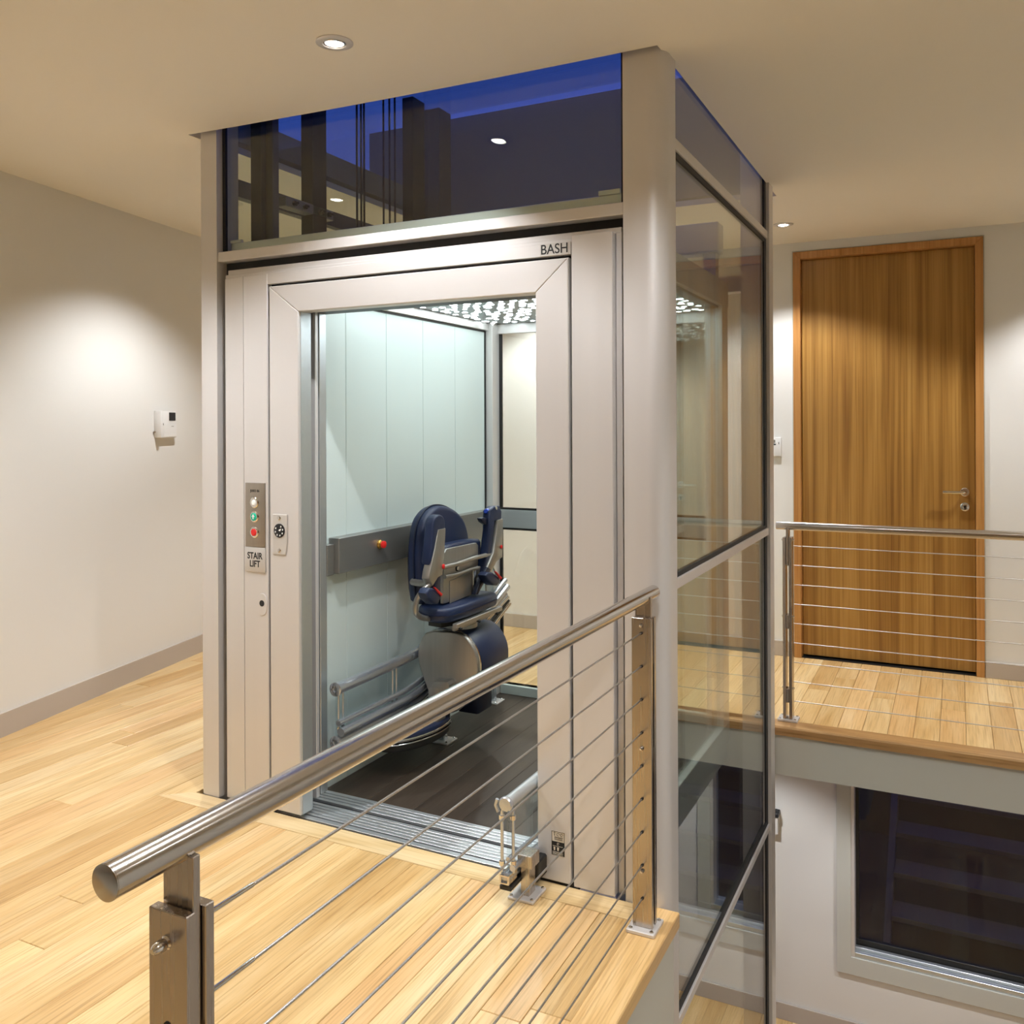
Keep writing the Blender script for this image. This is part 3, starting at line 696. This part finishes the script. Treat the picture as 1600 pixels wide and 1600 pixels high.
# ---------------- lift car
CX0, CX1, CY0, CY1, CZ = -2.385, -1.055, 2.995, 4.545, 2.105
car = thing('lift_car', 'open lift car with pale wall panels, dark floor and a dotted light ceiling', 'lift car', (-1.72, 3.77, 0))
n = 6; w = (CX1 - CX0) / n
for i in range(n):
    part('floor_board', box(B(), CX0 + i * w + 0.0006, CX0 + (i + 1) * w - 0.0006, CY0, CY1 - 0.02, -0.02, 0.001, 0.0008), M['carfloor'], car)
part('platform', box(B(), CX0 - 0.03, CX1 + 0.02, CY0, CY1 + 0.01, -0.075, -0.02), M['alu2'], car)
part('platform_beam', box(B(), CX1 - 0.03, CX1 + 0.01, CY0, CY1, -0.16, -0.085, 0.003), M['sill'], car)
part('platform_beam', box(B(), CX1 - 0.01, CX1 + 0.022, CY0, CY1, -0.075, 0.03, 0.003), M['sill'], car)
for a, b in ((2.904, 2.922), (2.928, 2.944), (2.950, 2.966), (2.972, 2.993)):
    part('sill_rib', box(B(), -2.425, -1.10, a, b, -0.015, 0.0025, 0.001), M['sill'], car)
part('sill_gap', box(B(), -2.425, -1.10, 2.882, 2.996, -0.03, -0.008), M['black'], car)
js = [CY0 + 0.02, 3.155, 3.465, 3.785, 4.105, 4.435]
for a, b in zip(js, js[1:]):
    part('wall_panel', box(B(), CX0 - 0.022, CX0, a + 0.0012, b - 0.0012, 0.0, 2.055, 0.001), M['panel'], car)
part('panel_backing', box(B(), CX0 - 0.03, CX0 - 0.022, CY0, CY1, 0.0, 2.10), M['dsteel'], car)
part('top_seal', box(B(), CX0 - 0.015, CX0 + 0.004, CY0 + 0.02, 4.44, 2.053, 2.063), M['dsteel'], car)
part('top_rail', box(B(), CX0 - 0.02, CX0 + 0.02, CY0, CY1, 2.063, CZ, 0.002), M['alu2'], car)
part('end_seal', box(B(), CX0 - 0.015, CX0 + 0.004, 4.435, 4.447, 0.0, 2.06), M['dsteel'], car)
part('corner_post', box(B(), CX0 - 0.02, CX0 + 0.045, 4.447, CY1, 0.0, CZ, 0.002), M['alu'], car)
part('corner_post', box(B(), CX1 - 0.065, CX1 + 0.02, 4.43, CY1, 0.0, CZ + 0.12, 0.002), M['alu'], car)
part('rear_rail', box(B(), CX0, CX1, CY1 - 0.03, CY1, 2.048, CZ, 0.002), M['alu2'], car)
part('rear_sill', box(B(), CX0 + 0.05, CX1 - 0.06, CY1 - 0.022, CY1, 0.0, 0.052, 0.002), M['panel'], car)
part('rear_track', box(B(), CX0 + 0.05, CX1 - 0.06, CY1, CY1 + 0.06, 0.0, 0.02, 0.002), M['dsteel'], car)
part('rear_glass', box(B(), CX0 + 0.045, CX1 - 0.06, CY1 - 0.012, CY1 - 0.006, 0.05, 2.048), M['glass'], car)
part('rear_glass_seal', box(B(), CX0 + 0.045, CX0 + 0.062, CY1 - 0.014, CY1 - 0.002, 0.05, 2.048), M['dsteel'], car)
part('side_glass', box(B(), CX1 - 0.004, CX1 + 0.002, 3.05, 4.43, 0.03, CZ), M['glass'], car)
bd = part('wall_band', box(B(), CX0, CX0 + 0.055, 3.03, 4.46, 0.905, 1.055, 0.002), M['band'], car)
part('band_return', box(B(), CX0, CX0 + 0.030, 2.985, 3.03, 0.900, 1.030, 0.002), M['band'], car)
part('emergency_button', lathe(B(), (CX0 + 0.055, 3.325, 0.995), (1, 0, 0), [(0.020, 0), (0.020, 0.006), (0.016, 0.010), (0.016, 0.018)], 20), M['gold'], bd)
part('button_cap', lathe(B(), (CX0 + 0.073, 3.325, 0.995), (1, 0, 0), [(0.016, 0), (0.016, 0.01), (0.008, 0.014)], 20), M['redlit'], bd)
part('rear_band', box(B(), CX0 + 0.05, CX1 - 0.06, CY1 - 0.035, CY1 - 0.016, 0.948, 1.050, 0.001), brushed('rear_band_baked_reflection', (0.46, 0.50, 0.51), 0.40, (3, 80, 80), 0.96, 1.04, 0.35), car)  # paler copy of the band steel, its reflection put into the colour
for z0, z1 in ((1.050, 1.062), (0.936, 0.948)):
    part('rear_band_seal', box(B(), CX0 + 0.05, CX1 - 0.06, CY1 - 0.032, CY1 - 0.016, z0, z1), M['dsteel'], car)
part('door_post', box(B(), -2.405, -2.352, 2.905, 2.925, 0.003, 2.03, 0.002), M['alu'], car)
part('door_post', box(B(), -2.410, -2.362, 2.945, 2.990, 0.003, 2.03, 0.002), M['sill'], car)
part('door_pocket', box(B(), -2.44, -2.405, 2.81, 2.99, 0.003, 2.06), M['black'], car)
bs_ = part('slot_plate', box(B(), -2.395, -2.360, 2.902, 2.905, 1.90, 1.99), M['alu'], car)
for z in (1.975, 1.945, 1.92):
    part('slot', box(B(), -2.385, -2.370, 2.9005, 2.902, z - 0.006, z + 0.006), M['black'], bs_)
part('front_header', box(B(), CX0 - 0.02, CX1, 2.86, 2.99, 1.995, 2.12, 0.002), M['dsteel'], car)
part('ceiling_plate', box(B(), CX0, CX1, CY0, CY1, CZ, CZ + 0.012), M['ledplate'], car)
part('canopy', box(B(), CX0 - 0.03, CX1 + 0.02, 2.95, CY1 + 0.02, CZ + 0.012, CZ + 0.14, 0.004), M['alu2'], car)
part('crosshead', box(B(), CX0 + 0.1, CX1 + 0.02, 4.36, 4.46, 2.37, 2.52, 0.006), M['alu2'], car)
for xx in (CX1 - 0.03, CX0 + 0.15):
    part('crosshead_post', box(B(), xx - 0.03, xx + 0.03, 4.38, 4.44, CZ + 0.14, 2.37), M['alu2'], car)
bm = B(); rnd = random.Random(3)
y = CY0 + 0.06; row = 0
while y < CY1 - 0.05:
    x = CX0 + 0.055 + (0.032 if row % 2 else 0)
    while x < CX1 - 0.05:
        if rnd.random() < 0.84:
            r = rnd.uniform(0.012, 0.020); a = rnd.uniform(0, 1); sx = rnd.uniform(0.8, 1.25)
            cx, cy = x + rnd.uniform(-.016, .016), y + rnd.uniform(-.013, .013)
            bm.faces.new([bm.verts.new((cx + sx * r * math.cos(a - k * PI / 3), cy + r * math.sin(a - k * PI / 3), CZ - 0.002)) for k in range(6)])
        x += 0.062
    y += 0.054; row += 1
lc = part('light_cells', bm, M['led'], car); lc['kind'] = 'stuff'
SHEAR = False

# ------------------------------------------------------------------ stair lift rail sections
def twin_rail(t, path_top, path_bot, plate, r=0.019):
    def prof(path, nm):
        part(nm, tube(B(), path, r, 16), M['rail'], t)
    prof(path_top, 'upper_tube'); prof(path_bot, 'lower_tube')
sr = thing('stair_lift_rail', 'twin tube stair lift rail along the left wall of the lift car', 'stair lift rail', (-2.29, 3.8, 0))
RX = -2.290
ptop = spline([(RX, 2.975, 0.445), (RX, 3.25, 0.447), (RX, 3.52, 0.452), (RX, 3.66, 0.468), (RX, 3.85, 0.53), (RX, 4.10, 0.655), (RX, 4.30, 0.77)])
pbot = spline([(RX, 2.975, 0.225), (RX, 3.25, 0.225), (RX, 3.50, 0.228), (RX, 3.68, 0.262), (RX, 3.90, 0.345), (RX, 4.20, 0.455), (RX, 4.50, 0.575)])
part('upper_tube', tube(B(), ptop, 0.025, 18), M['rail'], sr)
part('lower_tube', tube(B(), pbot, 0.027, 18), M['rail'], sr)
part('side_tube', tube(B(), [(p[0] + 0.024, p[1], p[2] + 0.046) for p in pbot], 0.018, 14), M['rail'], sr)
part('side_tube', tube(B(), [(p[0] + 0.012, p[1], p[2] + 0.082) for p in pbot], 0.013, 14), M['rail'], sr)
part('drive_rack', tube(B(), [(p[0] + 0.026, p[1], p[2] - 0.034) for p in pbot], 0.012, 8), M['dsteel'], sr)
bm = B()
n_ = min(len(ptop), len(pbot))
va = []
for k in range(n_):
    a, b = ptop[k], pbot[k]
    va.append([bm.verts.new((RX + dx, p.y, p.z)) for dx in (-0.003, 0.003) for p in (a, b)])
for q0, q1 in zip(va, va[1:]):
    for i, j in ((0, 1), (1, 3), (3, 2), (2, 0)):
        bm.faces.new((q0[i], q0[j], q1[j], q1[i]))
bm.faces.new((va[0][0], va[0][1], va[0][3], va[0][2])); bm.faces.new((va[-1][0], va[-1][1], va[-1][3], va[-1][2]))
part('clear_web', bm, M['acrylic'], sr)
for p, nm in ((ptop[0], 'u'), (pbot[0], 'l')):
    e = part('end_disc', lathe(B(), p, (0, -1, 0), [(0.029, -0.004), (0.029, 0.004), (0.023, 0.007), (0.010, 0.007), (0.010, 0.003)], 20), M['rail'], sr)
    for k in range(6):
        a = k * PI / 3
        part('end_screw', lathe(B(), (p[0] + 0.015 * math.cos(a), p[1] - 0.007, p[2] + 0.015 * math.sin(a)), (0, -1, 0), [(0.0035, 0), (0.0035, 0.002)], 8), M['chrome'], e)
for yy in (2.985, 3.015, 3.38, 3.41):
    part('web_rod', tube(B(), [(RX + 0.006, yy, 0.235), (RX + 0.006, yy, 0.44)], 0.0042, 8), M['rail'], sr)
    part('rod_nut', lathe(B(), (RX + 0.006, yy, 0.275), (0, 0, 1), [(0.0075, 0), (0.0075, 0.012)], 6), M['chrome'], sr)
# upper mouth plate of the sloping section
part('channel_beam', prism(B(), [(4.02, 0.425), (4.16, 0.350), (4.535, 0.510), (4.505, 0.565)], 'X', RX - 0.012, RX + 0.020, 0.005, 2), M['rail'], sr)
for q in (0.012, 0.045, 0.078):
    part('channel_rib', tube(B(), [(RX + 0.024, 4.02 + q * 1.6, 0.425 - q * 0.75), (RX + 0.024, 4.505 + q * 0.33, 0.565 - q * 0.6)], 0.010, 12), M['chrome'], sr)
part('mouth_plate', prism(B(), [(4.10, 0.60), (4.30, 0.80), (4.36, 0.775), (4.44, 0.68), (4.535, 0.53), (4.49, 0.56), (4.20, 0.50)], 'X', RX - 0.016, RX - 0.009, 0.001), M['acrylic'], sr)
part('mouth_edge', tube(B(), [(RX - 0.012, 4.30, 0.805), (RX - 0.012, 4.37, 0.775), (RX - 0.012, 4.45, 0.675), (RX - 0.012, 4.54, 0.53)], 0.005, 8), M['rail'], sr)
for py_, pz_ in ((4.33, 0.745), (4.40, 0.67), (4.46, 0.60)):
    part('clamp_bolt', lathe(B(), (RX - 0.004, py_, pz_), (1, 0, 0), [(0.012, 0), (0.012, 0.008), (0.006, 0.008), (0.006, 0.02)], 6), M['chrome'], sr)
for (fx, fy, hh) in ((-2.245, 3.735, 0.24), (-2.315, 4.385, 0.46)):
    ft = part('foot', box(B(), fx - 0.030, fx + 0.030, fy - 0.018, fy + 0.018, 0.007, hh, 0.004), M['rail'], sr)
    fp = part('foot_plate', box(B(), fx - 0.055, fx + 0.065, fy - 0.048, fy + 0.048, 0.001, 0.009, 0.002), M['alu'], sr)
    for s in (-1, 1):
        for q in (-1, 1):
            part('plate_bolt', lathe(B(), (fx + 0.005 + s * 0.046, fy + q * 0.036, 0.009), (0, 0, 1), [(0.007, 0), (0.007, 0.003), (0.004, 0.006)], 8), M['chrome'], fp)

s2 = thing('stair_lift_rail', 'short clear rail end poking out of the lift door onto the floor', 'stair lift rail', (-1.285, 2.75, 0))
R2 = -1.290
part('upper_tube', tube(B(), [(R2, 2.545, 0.322), (R2, 3.05, 0.315)], 0.0195, 18), M['sill'], s2)
part('lower_tube', tube(B(), [(R2, 2.54, 0.088), (R2, 3.05, 0.062)], 0.017, 14), M['rail'], s2)
part('side_tube', tube(B(), [(R2 + 0.020, 2.55, 0.118), (R2 + 0.020, 3.05, 0.092)], 0.010, 12), M['rail'], s2)
part('side_tube', tube(B(), [(R2 + 0.004, 2.55, 0.143), (R2 + 0.004, 3.05, 0.117)], 0.008, 12), M['rail'], s2)
part('drive_rack', box(B(), R2 - 0.020, R2 + 0.022, 2.535, 3.05, 0.050, 0.066, 0.003), M['dsteel'], s2)
part('clear_web', box(B(), R2 - 0.003, R2 + 0.003, 2.555, 3.05, 0.10, 0.31), M['acrylic'], s2)
e = part('end_disc', lathe(B(), (R2, 2.545, 0.322), (0, -1, 0), [(0.024, -0.006), (0.024, 0.004), (0.020, 0.008), (0.008, 0.009)], 22), M['rail'], s2)
part('end_clip', tube(B(), [(R2 - 0.028, 2.54, 0.335), (R2 - 0.034, 2.54, 0.315), (R2 - 0.024, 2.54, 0.295)], 0.006, 8), M['rail'], s2)
for yy, xx in ((2.545, R2 - 0.014), (2.56, R2 + 0.018)):
    part('web_rod', tube(B(), [(xx, yy, 0.10), (xx, yy, 0.305)], 0.0055, 8), M['rail'], s2)
    for zz in (0.27, 0.125):
        part('rod_nut', lathe(B(), (xx, yy, zz), (0, 0, 1), [(0.0095, 0), (0.0095, 0.014)], 6), M['chrome'], s2)
part('square_end', prism(B(), [(R2 - 0.016, 0.072), (R2 + 0.016, 0.072), (R2 + 0.016, 0.100), (R2 - 0.016, 0.100), (R2 - 0.016, 0.076), (R2 - 0.011, 0.076), (R2 - 0.011, 0.095), (R2 + 0.011, 0.095), (R2 + 0.011, 0.077), (R2 - 0.016, 0.0755)], 'Y', 2.53, 2.60), M['chrome'], s2)
part('foot', box(B(), -1.268, -1.238, 2.605, 2.655, 0.008, 0.135, 0.002), M['steelz'], s2)
part('foot_bracket', box(B(), -1.278, -1.226, 2.60, 2.66, 0.10, 0.142, 0.002), M['steelz'], s2)
fp = part('foot_plate', box(B(), -1.303, -1.212, 2.578, 2.682, 0.0005, 0.010, 0.002), M['alu'], s2)
for s in (-1, 1):
    for q in (-1, 1):
        part('plate_bolt', lathe(B(), (-1.2575 + s * 0.037, 2.63 + q * 0.042, 0.010), (0, 0, 1), [(0.006, 0), (0.006, 0.003), (0.004, 0.005)], 10), M['chrome'], fp)
part('foot_motor', box(B(), -1.262, -1.232, 2.66, 2.76, 0.03, 0.095, 0.005), M['dsteel'], s2)

# ------------------------------------------------------------------ stair lift chair
ch = thing('stair_lift_chair', 'folded navy and silver stair lift chair inside the lift car', 'stair lift', (-2.12, 3.65, 0))
def slab(n, pts, x0, x1, m, bev=0.004, seg=2, p=ch, it=0, sharp=40):
    return part(n, prism(B(), smooth_pts(pts, it) if it else pts, 'X', x0, x1, bev, seg), M[m], p, sharp=sharp)
back = slab('backrest', [(3.43, 0.70), (3.41, 0.80), (3.405, 0.98), (3.43, 1.09), (3.50, 1.142), (3.57, 1.156), (3.65, 1.148), (3.735, 1.120), (3.805, 1.075), (3.845, 1.01), (3.858, 0.95), (3.86, 0.70)], -2.225, -2.145, 'blue', 0.022, 4, it=2, sharp=60)
slab('back_seam', [(3.424, 0.70), (3.402, 0.80), (3.397, 0.98), (3.422, 1.093), (3.497, 1.149), (3.57, 1.163), (3.653, 1.155), (3.74, 1.126), (3.812, 1.08), (3.852, 1.012), (3.866, 0.95), (3.868, 0.70)], -2.188, -2.180, 'bluep', 0.001, 1, back, it=2)
slab('back_shell', [(3.50, 0.70), (3.47, 0.80), (3.47, 0.97), (3.50, 1.02), (3.80, 1.02), (3.83, 0.97), (3.83, 0.70)], -2.265, -2.220, 'bluep', 0.012, 3, it=1)
sp = slab('folded_seat_cushion', [(3.475, 0.74), (3.475, 0.96), (3.50, 0.985), (3.83, 0.982), (3.855, 0.955), (3.855, 0.74)], -2.145, -2.078, 'blue', 0.016, 3, it=1, sharp=60)
pl = slab('seat_plate', [(3.455, 0.73), (3.455, 0.86), (3.465, 0.955), (3.485, 0.972), (3.765, 0.966), (3.784, 0.952), (3.782, 0.89), (3.765, 0.738), (3.71, 0.724), (3.48, 0.728)], -2.078, -2.060, 'grey', 0.004, 2)
slab('recess_panel', [(3.505, 0.722), (3.505, 0.825), (3.70, 0.838), (3.70, 0.728)], -2.0605, -2.056, 'grey', 0.002, 1, pl)
slab('plate_bracket', [(3.715, 0.735), (3.715, 0.845), (3.745, 0.845), (3.735, 0.745)], -2.060, -2.050, 'chrome', 0.002, 1, pl)
part('plate_button', lathe(B(), (-2.060, 3.575, 0.872), (1, 0, 0), [(0.014, 0), (0.014, 0.003), (0.010, 0.004)], 16), M['dsteel'], pl)
part('plate_button_cap', lathe(B(), (-2.056, 3.575, 0.872), (1, 0, 0), [(0.008, 0), (0.008, 0.002), (0.004, 0.003)], 12), M['chrome'], pl)
part('cross_bar', tube(B(), spline([(-2.045, 3.405, 0.898), (-2.035, 3.54, 0.899), (-2.035, 3.69, 0.903), (-2.045, 3.87, 0.899)]), 0.0105, 12), M['grey'], ch)
part('cross_bar', tube(B(), spline([(-2.05, 3.45, 0.852), (-2.045, 3.55, 0.848), (-2.045, 3.68, 0.852), (-2.05, 3.76, 0.848)]), 0.0085, 12), M['grey'], ch)
# near arm, folded upright
arm = slab('armrest', [(3.374, 1.072), (3.437, 1.072), (3.424, 0.944), (3.408, 0.869), (3.369, 0.862), (3.326, 0.832), (3.292, 0.868), (3.300, 0.897), (3.338, 0.976)], -2.075, -2.035, 'grey', 0.006, 2)
slab('arm_cap', [(3.300, 0.91), (3.330, 1.05), (3.338, 1.116), (3.371, 1.136), (3.412, 1.134), (3.438, 1.112), (3.440, 1.06), (3.376, 1.066), (3.345, 0.97)], -2.085, -2.040, 'blue', 0.010, 3, arm, it=1, sharp=60)
part('arm_button', lathe(B(), (-2.035, 3.412, 0.905), (1, 0, 0), [(0.011, 0), (0.011, 0.003), (0.006, 0.006)], 14), M['red'], arm)
part('arm_strut', tube(B(), spline([(-2.05, 3.335, 0.845), (-2.075, 3.30, 0.81), (-2.095, 3.29, 0.775), (-2.10, 3.285, 0.742), (-2.10, 3.296, 0.71), (-2.095, 3.345, 0.684), (-2.09, 3.44, 0.665), (-2.08, 3.55, 0.655)]), 0.0125, 12), M['grey'], ch)
slab('arm_link', [(3.366, 0.878), (3.40, 0.872), (3.40, 0.78), (3.33, 0.78)], -2.07, -2.04, 'bluep', 0.006, 2)
part('back_clamp', tube(B(), spline([(-2.075, 3.345, 0.845), (-2.11, 3.37, 0.832), (-2.16, 3.395, 0.826), (-2.195, 3.41, 0.826)]), 0.0155, 10), M['grey'], ch)
# far arm
arm = slab('armrest', [(3.925, 1.060), (3.981, 1.062), (3.972, 0.871), (3.909, 0.858), (3.851, 0.815), (3.800, 0.835), (3.875, 0.907)], -2.060, -2.025, 'grey', 0.006, 2)
slab('arm_cap', [(3.852, 1.112), (3.902, 1.130), (3.961, 1.128), (3.985, 1.099), (3.981, 1.056), (3.911, 1.055), (3.875, 0.907), (3.818, 0.842), (3.785, 0.821), (3.823, 0.917), (3.850, 1.021)], -2.075, -2.035, 'blue', 0.008, 3, arm, sharp=60)
kn = slab('arm_toggle', [(3.782, 1.082), (3.815, 1.084), (3.856, 1.074), (3.856, 1.044), (3.835, 1.046), (3.800, 1.062)], -2.07, -2.045, 'bluep', 0.005, 2, arm)
part('control_knob', lathe(B(), (-2.055, 3.868, 1.105), (0, -1, 0.3), [(0.012, 0), (0.016, 0.008), (0.010, 0.020)], 12), plain('bright_blue_plastic', (0.01, 0.05, 0.42), 0.3), arm)
part('control_dial', lathe(B(), (-2.04, 3.92, 1.118), (1, 0, 0.3), [(0.010, 0), (0.010, 0.008), (0.006, 0.010)], 12), M['chrome'], arm)
part('arm_button', lathe(B(), (-2.025, 3.955, 0.925), (1, 0, 0), [(0.010, 0), (0.010, 0.003), (0.005, 0.006)], 14), M['red'], arm)
slab('arm_flag', [(3.885, 0.90), (3.905, 0.905), (3.912, 0.955), (3.892, 0.95)], -2.034, -2.030, 'red', 0.001, 1, arm)
slab('arm_link', [(3.80, 0.848), (3.735, 0.80), (3.690, 0.748), (3.682, 0.735), (3.705, 0.732), (3.79, 0.79), (3.84, 0.83)], -2.045, -2.020, 'bluep', 0.004, 2)
slab('side_bracket', [(3.765, 0.85), (3.80, 0.85), (3.78, 0.73), (3.755, 0.73)], -2.085, -2.055, 'grey', 0.003, 1)
# belt buckles
for pts, rp in (([(3.208, 0.857), (3.302, 0.802), (3.262, 0.757), (3.169, 0.820)], [(3.222, 0.851), (3.240, 0.845), (3.297, 0.808), (3.285, 0.800)]), ([(3.743, 0.843), (3.865, 0.785), (3.808, 0.748), (3.685, 0.820)], [(3.775, 0.836), (3.795, 0.831), (3.858, 0.791), (3.842, 0.783)])):
    bk = slab('belt_buckle', pts, -2.025, -1.975, 'blue', 0.010, 3, it=1, sharp=60)
    slab('release_button', rp, -1.976, -1.968, 'red', 0.002, 1, bk)
# seat pad on its runner
pad = part('seat_cushion', prism(B(), smooth_pts([(-2.20, 3.45), (-2.10, 3.375), (-2.03, 3.385), (-1.985, 3.44), (-1.985, 3.83), (-2.01, 3.86), (-2.17, 3.87), (-2.205, 3.84)], 1), 'Z', 0.655, 0.722, 0.018, 3), M['blue'], ch, sharp=60)
part('cushion_seam', prism(B(), smooth_pts([(-2.204, 3.446), (-2.101, 3.369), (-2.026, 3.380), (-1.980, 3.437), (-1.980, 3.833), (-2.006, 3.865), (-2.172, 3.875), (-2.21, 3.843)], 1), 'Z', 0.684, 0.690), M['bluep'], pad)
part('seat_runner', box(B(), -1.995, -1.970, 3.42, 3.86, 0.632, 0.654, 0.003), M['grey'], ch)
part('seat_runner', box(B(), -2.015, -2.000, 3.45, 3.78, 0.612, 0.628, 0.003), M['grey'], ch)
for yy in (3.45, 3.62, 3.80):
    part('runner_bolt', lathe(B(), (-1.998, yy, 0.640), (1, 0, -0.4), [(0.007, 0), (0.007, 0.034), (0.004, 0.038)], 10), M['dsteel'], ch)
part('seat_pan', prism(B(), smooth_pts([(-2.17, 3.45), (-2.02, 3.42), (-2.00, 3.80), (-2.17, 3.82)], 1), 'Z', 0.628, 0.656), M['dsteel'], ch)
part('turntable', lathe(B(), (-2.095, 3.665, 0.585), (0, 0, 1), [(0.082, 0), (0.082, 0.020), (0.070, 0.026), (0.070, 0.046)], 32), M['grey'], ch)
# drive housing
dp = [(-2.200, 0.578), (-2.045, 0.588), (-1.995, 0.572), (-1.952, 0.525), (-1.930, 0.470), (-1.930, 0.400), (-1.955, 0.330), (-2.00, 0.262), (-2.06, 0.215), (-2.125, 0.205), (-2.165, 0.235), (-2.210, 0.335), (-2.242, 0.410), (-2.252, 0.474), (-2.235, 0.530)]
part('drive_body', prism(B(), smooth_pts(dp, 1), 'Y', 3.565, 3.845, 0.006, 2), M['blue'], ch)
cxm, czm = -2.09, 0.40
dc = part('drive_cover', prism(B(), smooth_pts(dp, 1), 'Y', 3.535, 3.560, 0.008, 3), M['grey'], ch)
rim = [(cxm + (a - cxm) * 1.012, czm + (b - czm) * 1.012) for a, b in smooth_pts(dp, 1)]
part('cover_rim', prism(B(), rim, 'Y', 3.553, 3.567, 0.003, 1), M['chrome'], dc)
part('drive_foot', box(B(), -2.13, -2.02, 3.70, 3.845, 0.165, 0.32, 0.010, 2), M['bluep'], ch)
hb = part('hinge_bracket', prism(B(), [(-2.155, 0.285), (-2.06, 0.30), (-2.045, 0.362), (-2.055, 0.375), (-2.125, 0.368), (-2.14, 0.35)], 'Y', 3.475, 3.540, 0.006, 2), M['grey'], ch)
part('hinge_arm', prism(B(), [(3.545, 0.30), (3.475, 0.34), (3.46, 0.18), (3.53, 0.175)], 'X', -2.155, -2.095, 0.006, 2), M['grey'], ch)
# footrest
FP = [(-2.300, 3.22), (-2.210, 3.195), (-2.130, 3.255), (-2.085, 3.38), (-2.080, 3.50), (-2.105, 3.60), (-2.170, 3.655), (-2.300, 3.66)]
def grown(pts, k):
    cx = sum(p[0] for p in pts) / len(pts); cy = sum(p[1] for p in pts) / len(pts)
    return [(cx + (p[0] - cx) * k, cy + (p[1] - cy) * k) for p in pts]
fr = part('footrest', prism(B(), smooth_pts(FP, 2), 'Z', 0.172, 0.192, 0.006, 2), M['blue'], ch)
part('footrest_trim', prism(B(), smooth_pts(grown(FP, 1.035), 2), 'Z', 0.162, 0.176, 0.004, 2), M['chrome'], fr)
part('footrest_base', prism(B(), smooth_pts(grown(FP, 0.99), 2), 'Z', 0.118, 0.150, 0.010, 2), M['dsteel'], fr)
part('footrest_trim', prism(B(), smooth_pts(grown(FP, 1.025), 2), 'Z', 0.148, 0.155, 0.002, 1), M['chrome'], fr)

# ------------------------------------------------------------------ small wall things
def wall_frame(t, mid, ang):
    t.rotation_euler = (0, 0, ang)
# intercom on the left wall: built in a local frame (x along the wall towards the back, y into the room)
ip = WL_A + WL_D * ((4.105 - WL_A.y) / WL_D.y)
ic = thing('intercom', 'white intercom with a small dark screen on the left wall', 'intercom', (ip.x, ip.y, 1.458))
FR = Matrix.Translation((ip.x, ip.y, 1.458)) @ Matrix(((WL_D.x, WL_N.x, 0, 0), (WL_D.y, WL_N.y, 0, 0), (0, 0, 1, 0), (0, 0, 0, 1)))
def lpart(n, bm, m, p):
    bm.transform(FR); return obj(n, bm, m, p)
bd = lpart('housing', box(B(), -0.060, 0.098, 0, 0.034, 0.0, 0.168, 0.004, 2), M['white'], ic)
lpart('handset', box(B(), -0.088, -0.062, 0, 0.050, 0.0, 0.170, 0.005, 2), M['white'], ic)
lpart('screen', box(B(), 0.018, 0.085, 0.034, 0.036, 0.108, 0.160, 0.0005), M['screen'], bd)
lpart('lower_cover', box(B(), -0.035, 0.096, 0.0335, 0.0355, 0.006, 0.080, 0.0005), M['white'], bd)
lpart('maker_mark', box(B(), 0.040, 0.066, 0.0354, 0.0360, 0.070, 0.0735), M['panelplate'], bd)
lpart('call_lens', lathe(B(), (-0.047, 0.034, 0.085), (0, 1, 0), [(0.0085, 0), (0.0085, 0.0015), (0.006, 0.002)], 16), M['screen'], bd)
lpart('side_hook', box(B(), -0.100, -0.086, 0.004, 0.012, 0.035, 0.041), M['panelplate'], ic)
sw = thing('wall_switch', 'white wall control on the far wall beside the timber door frame', 'switch', (-1.07, Y_FAR, 1.313))
obj('switch_body', box(B(), -1.115, -1.033, Y_FAR - 0.026, Y_FAR, 1.315, 1.440, 0.004, 2), M['white'], sw)
obj('switch_display', box(B(), -1.098, -1.070, Y_FAR - 0.0275, Y_FAR - 0.0255, 1.405, 1.425, 0.0005), M['panelplate'], sw)
obj('switch_keys', box(box(box(B(), -1.098, -1.085, Y_FAR - 0.0275, Y_FAR - 0.0255, 1.390, 1.398), -1.080, -1.066, Y_FAR - 0.0275, Y_FAR - 0.0255, 1.390, 1.398), -1.050, -1.046, Y_FAR - 0.0275, Y_FAR - 0.0255, 1.395, 1.410), M['screen'], sw)
bx_ = thing('wall_fitting', 'white wall fitting with a black top below the walkway beside the lift', 'wall fitting', (-1.09, Y_FAR, -1.16))  # plain unlit box fitting, holds no lamp
obj('fitting_body', prism(B(), [(6.09, -1.165), (6.09, -1.05), (6.02, -1.05), (6.03, -1.165)], 'X', -1.14, -1.058, 0.004, 2), M['white'], bx_)
obj('fitting_top', box(B(), -1.14, -1.052, 6.01, 6.09, -1.05, -1.020, 0.004), M['black'], bx_)
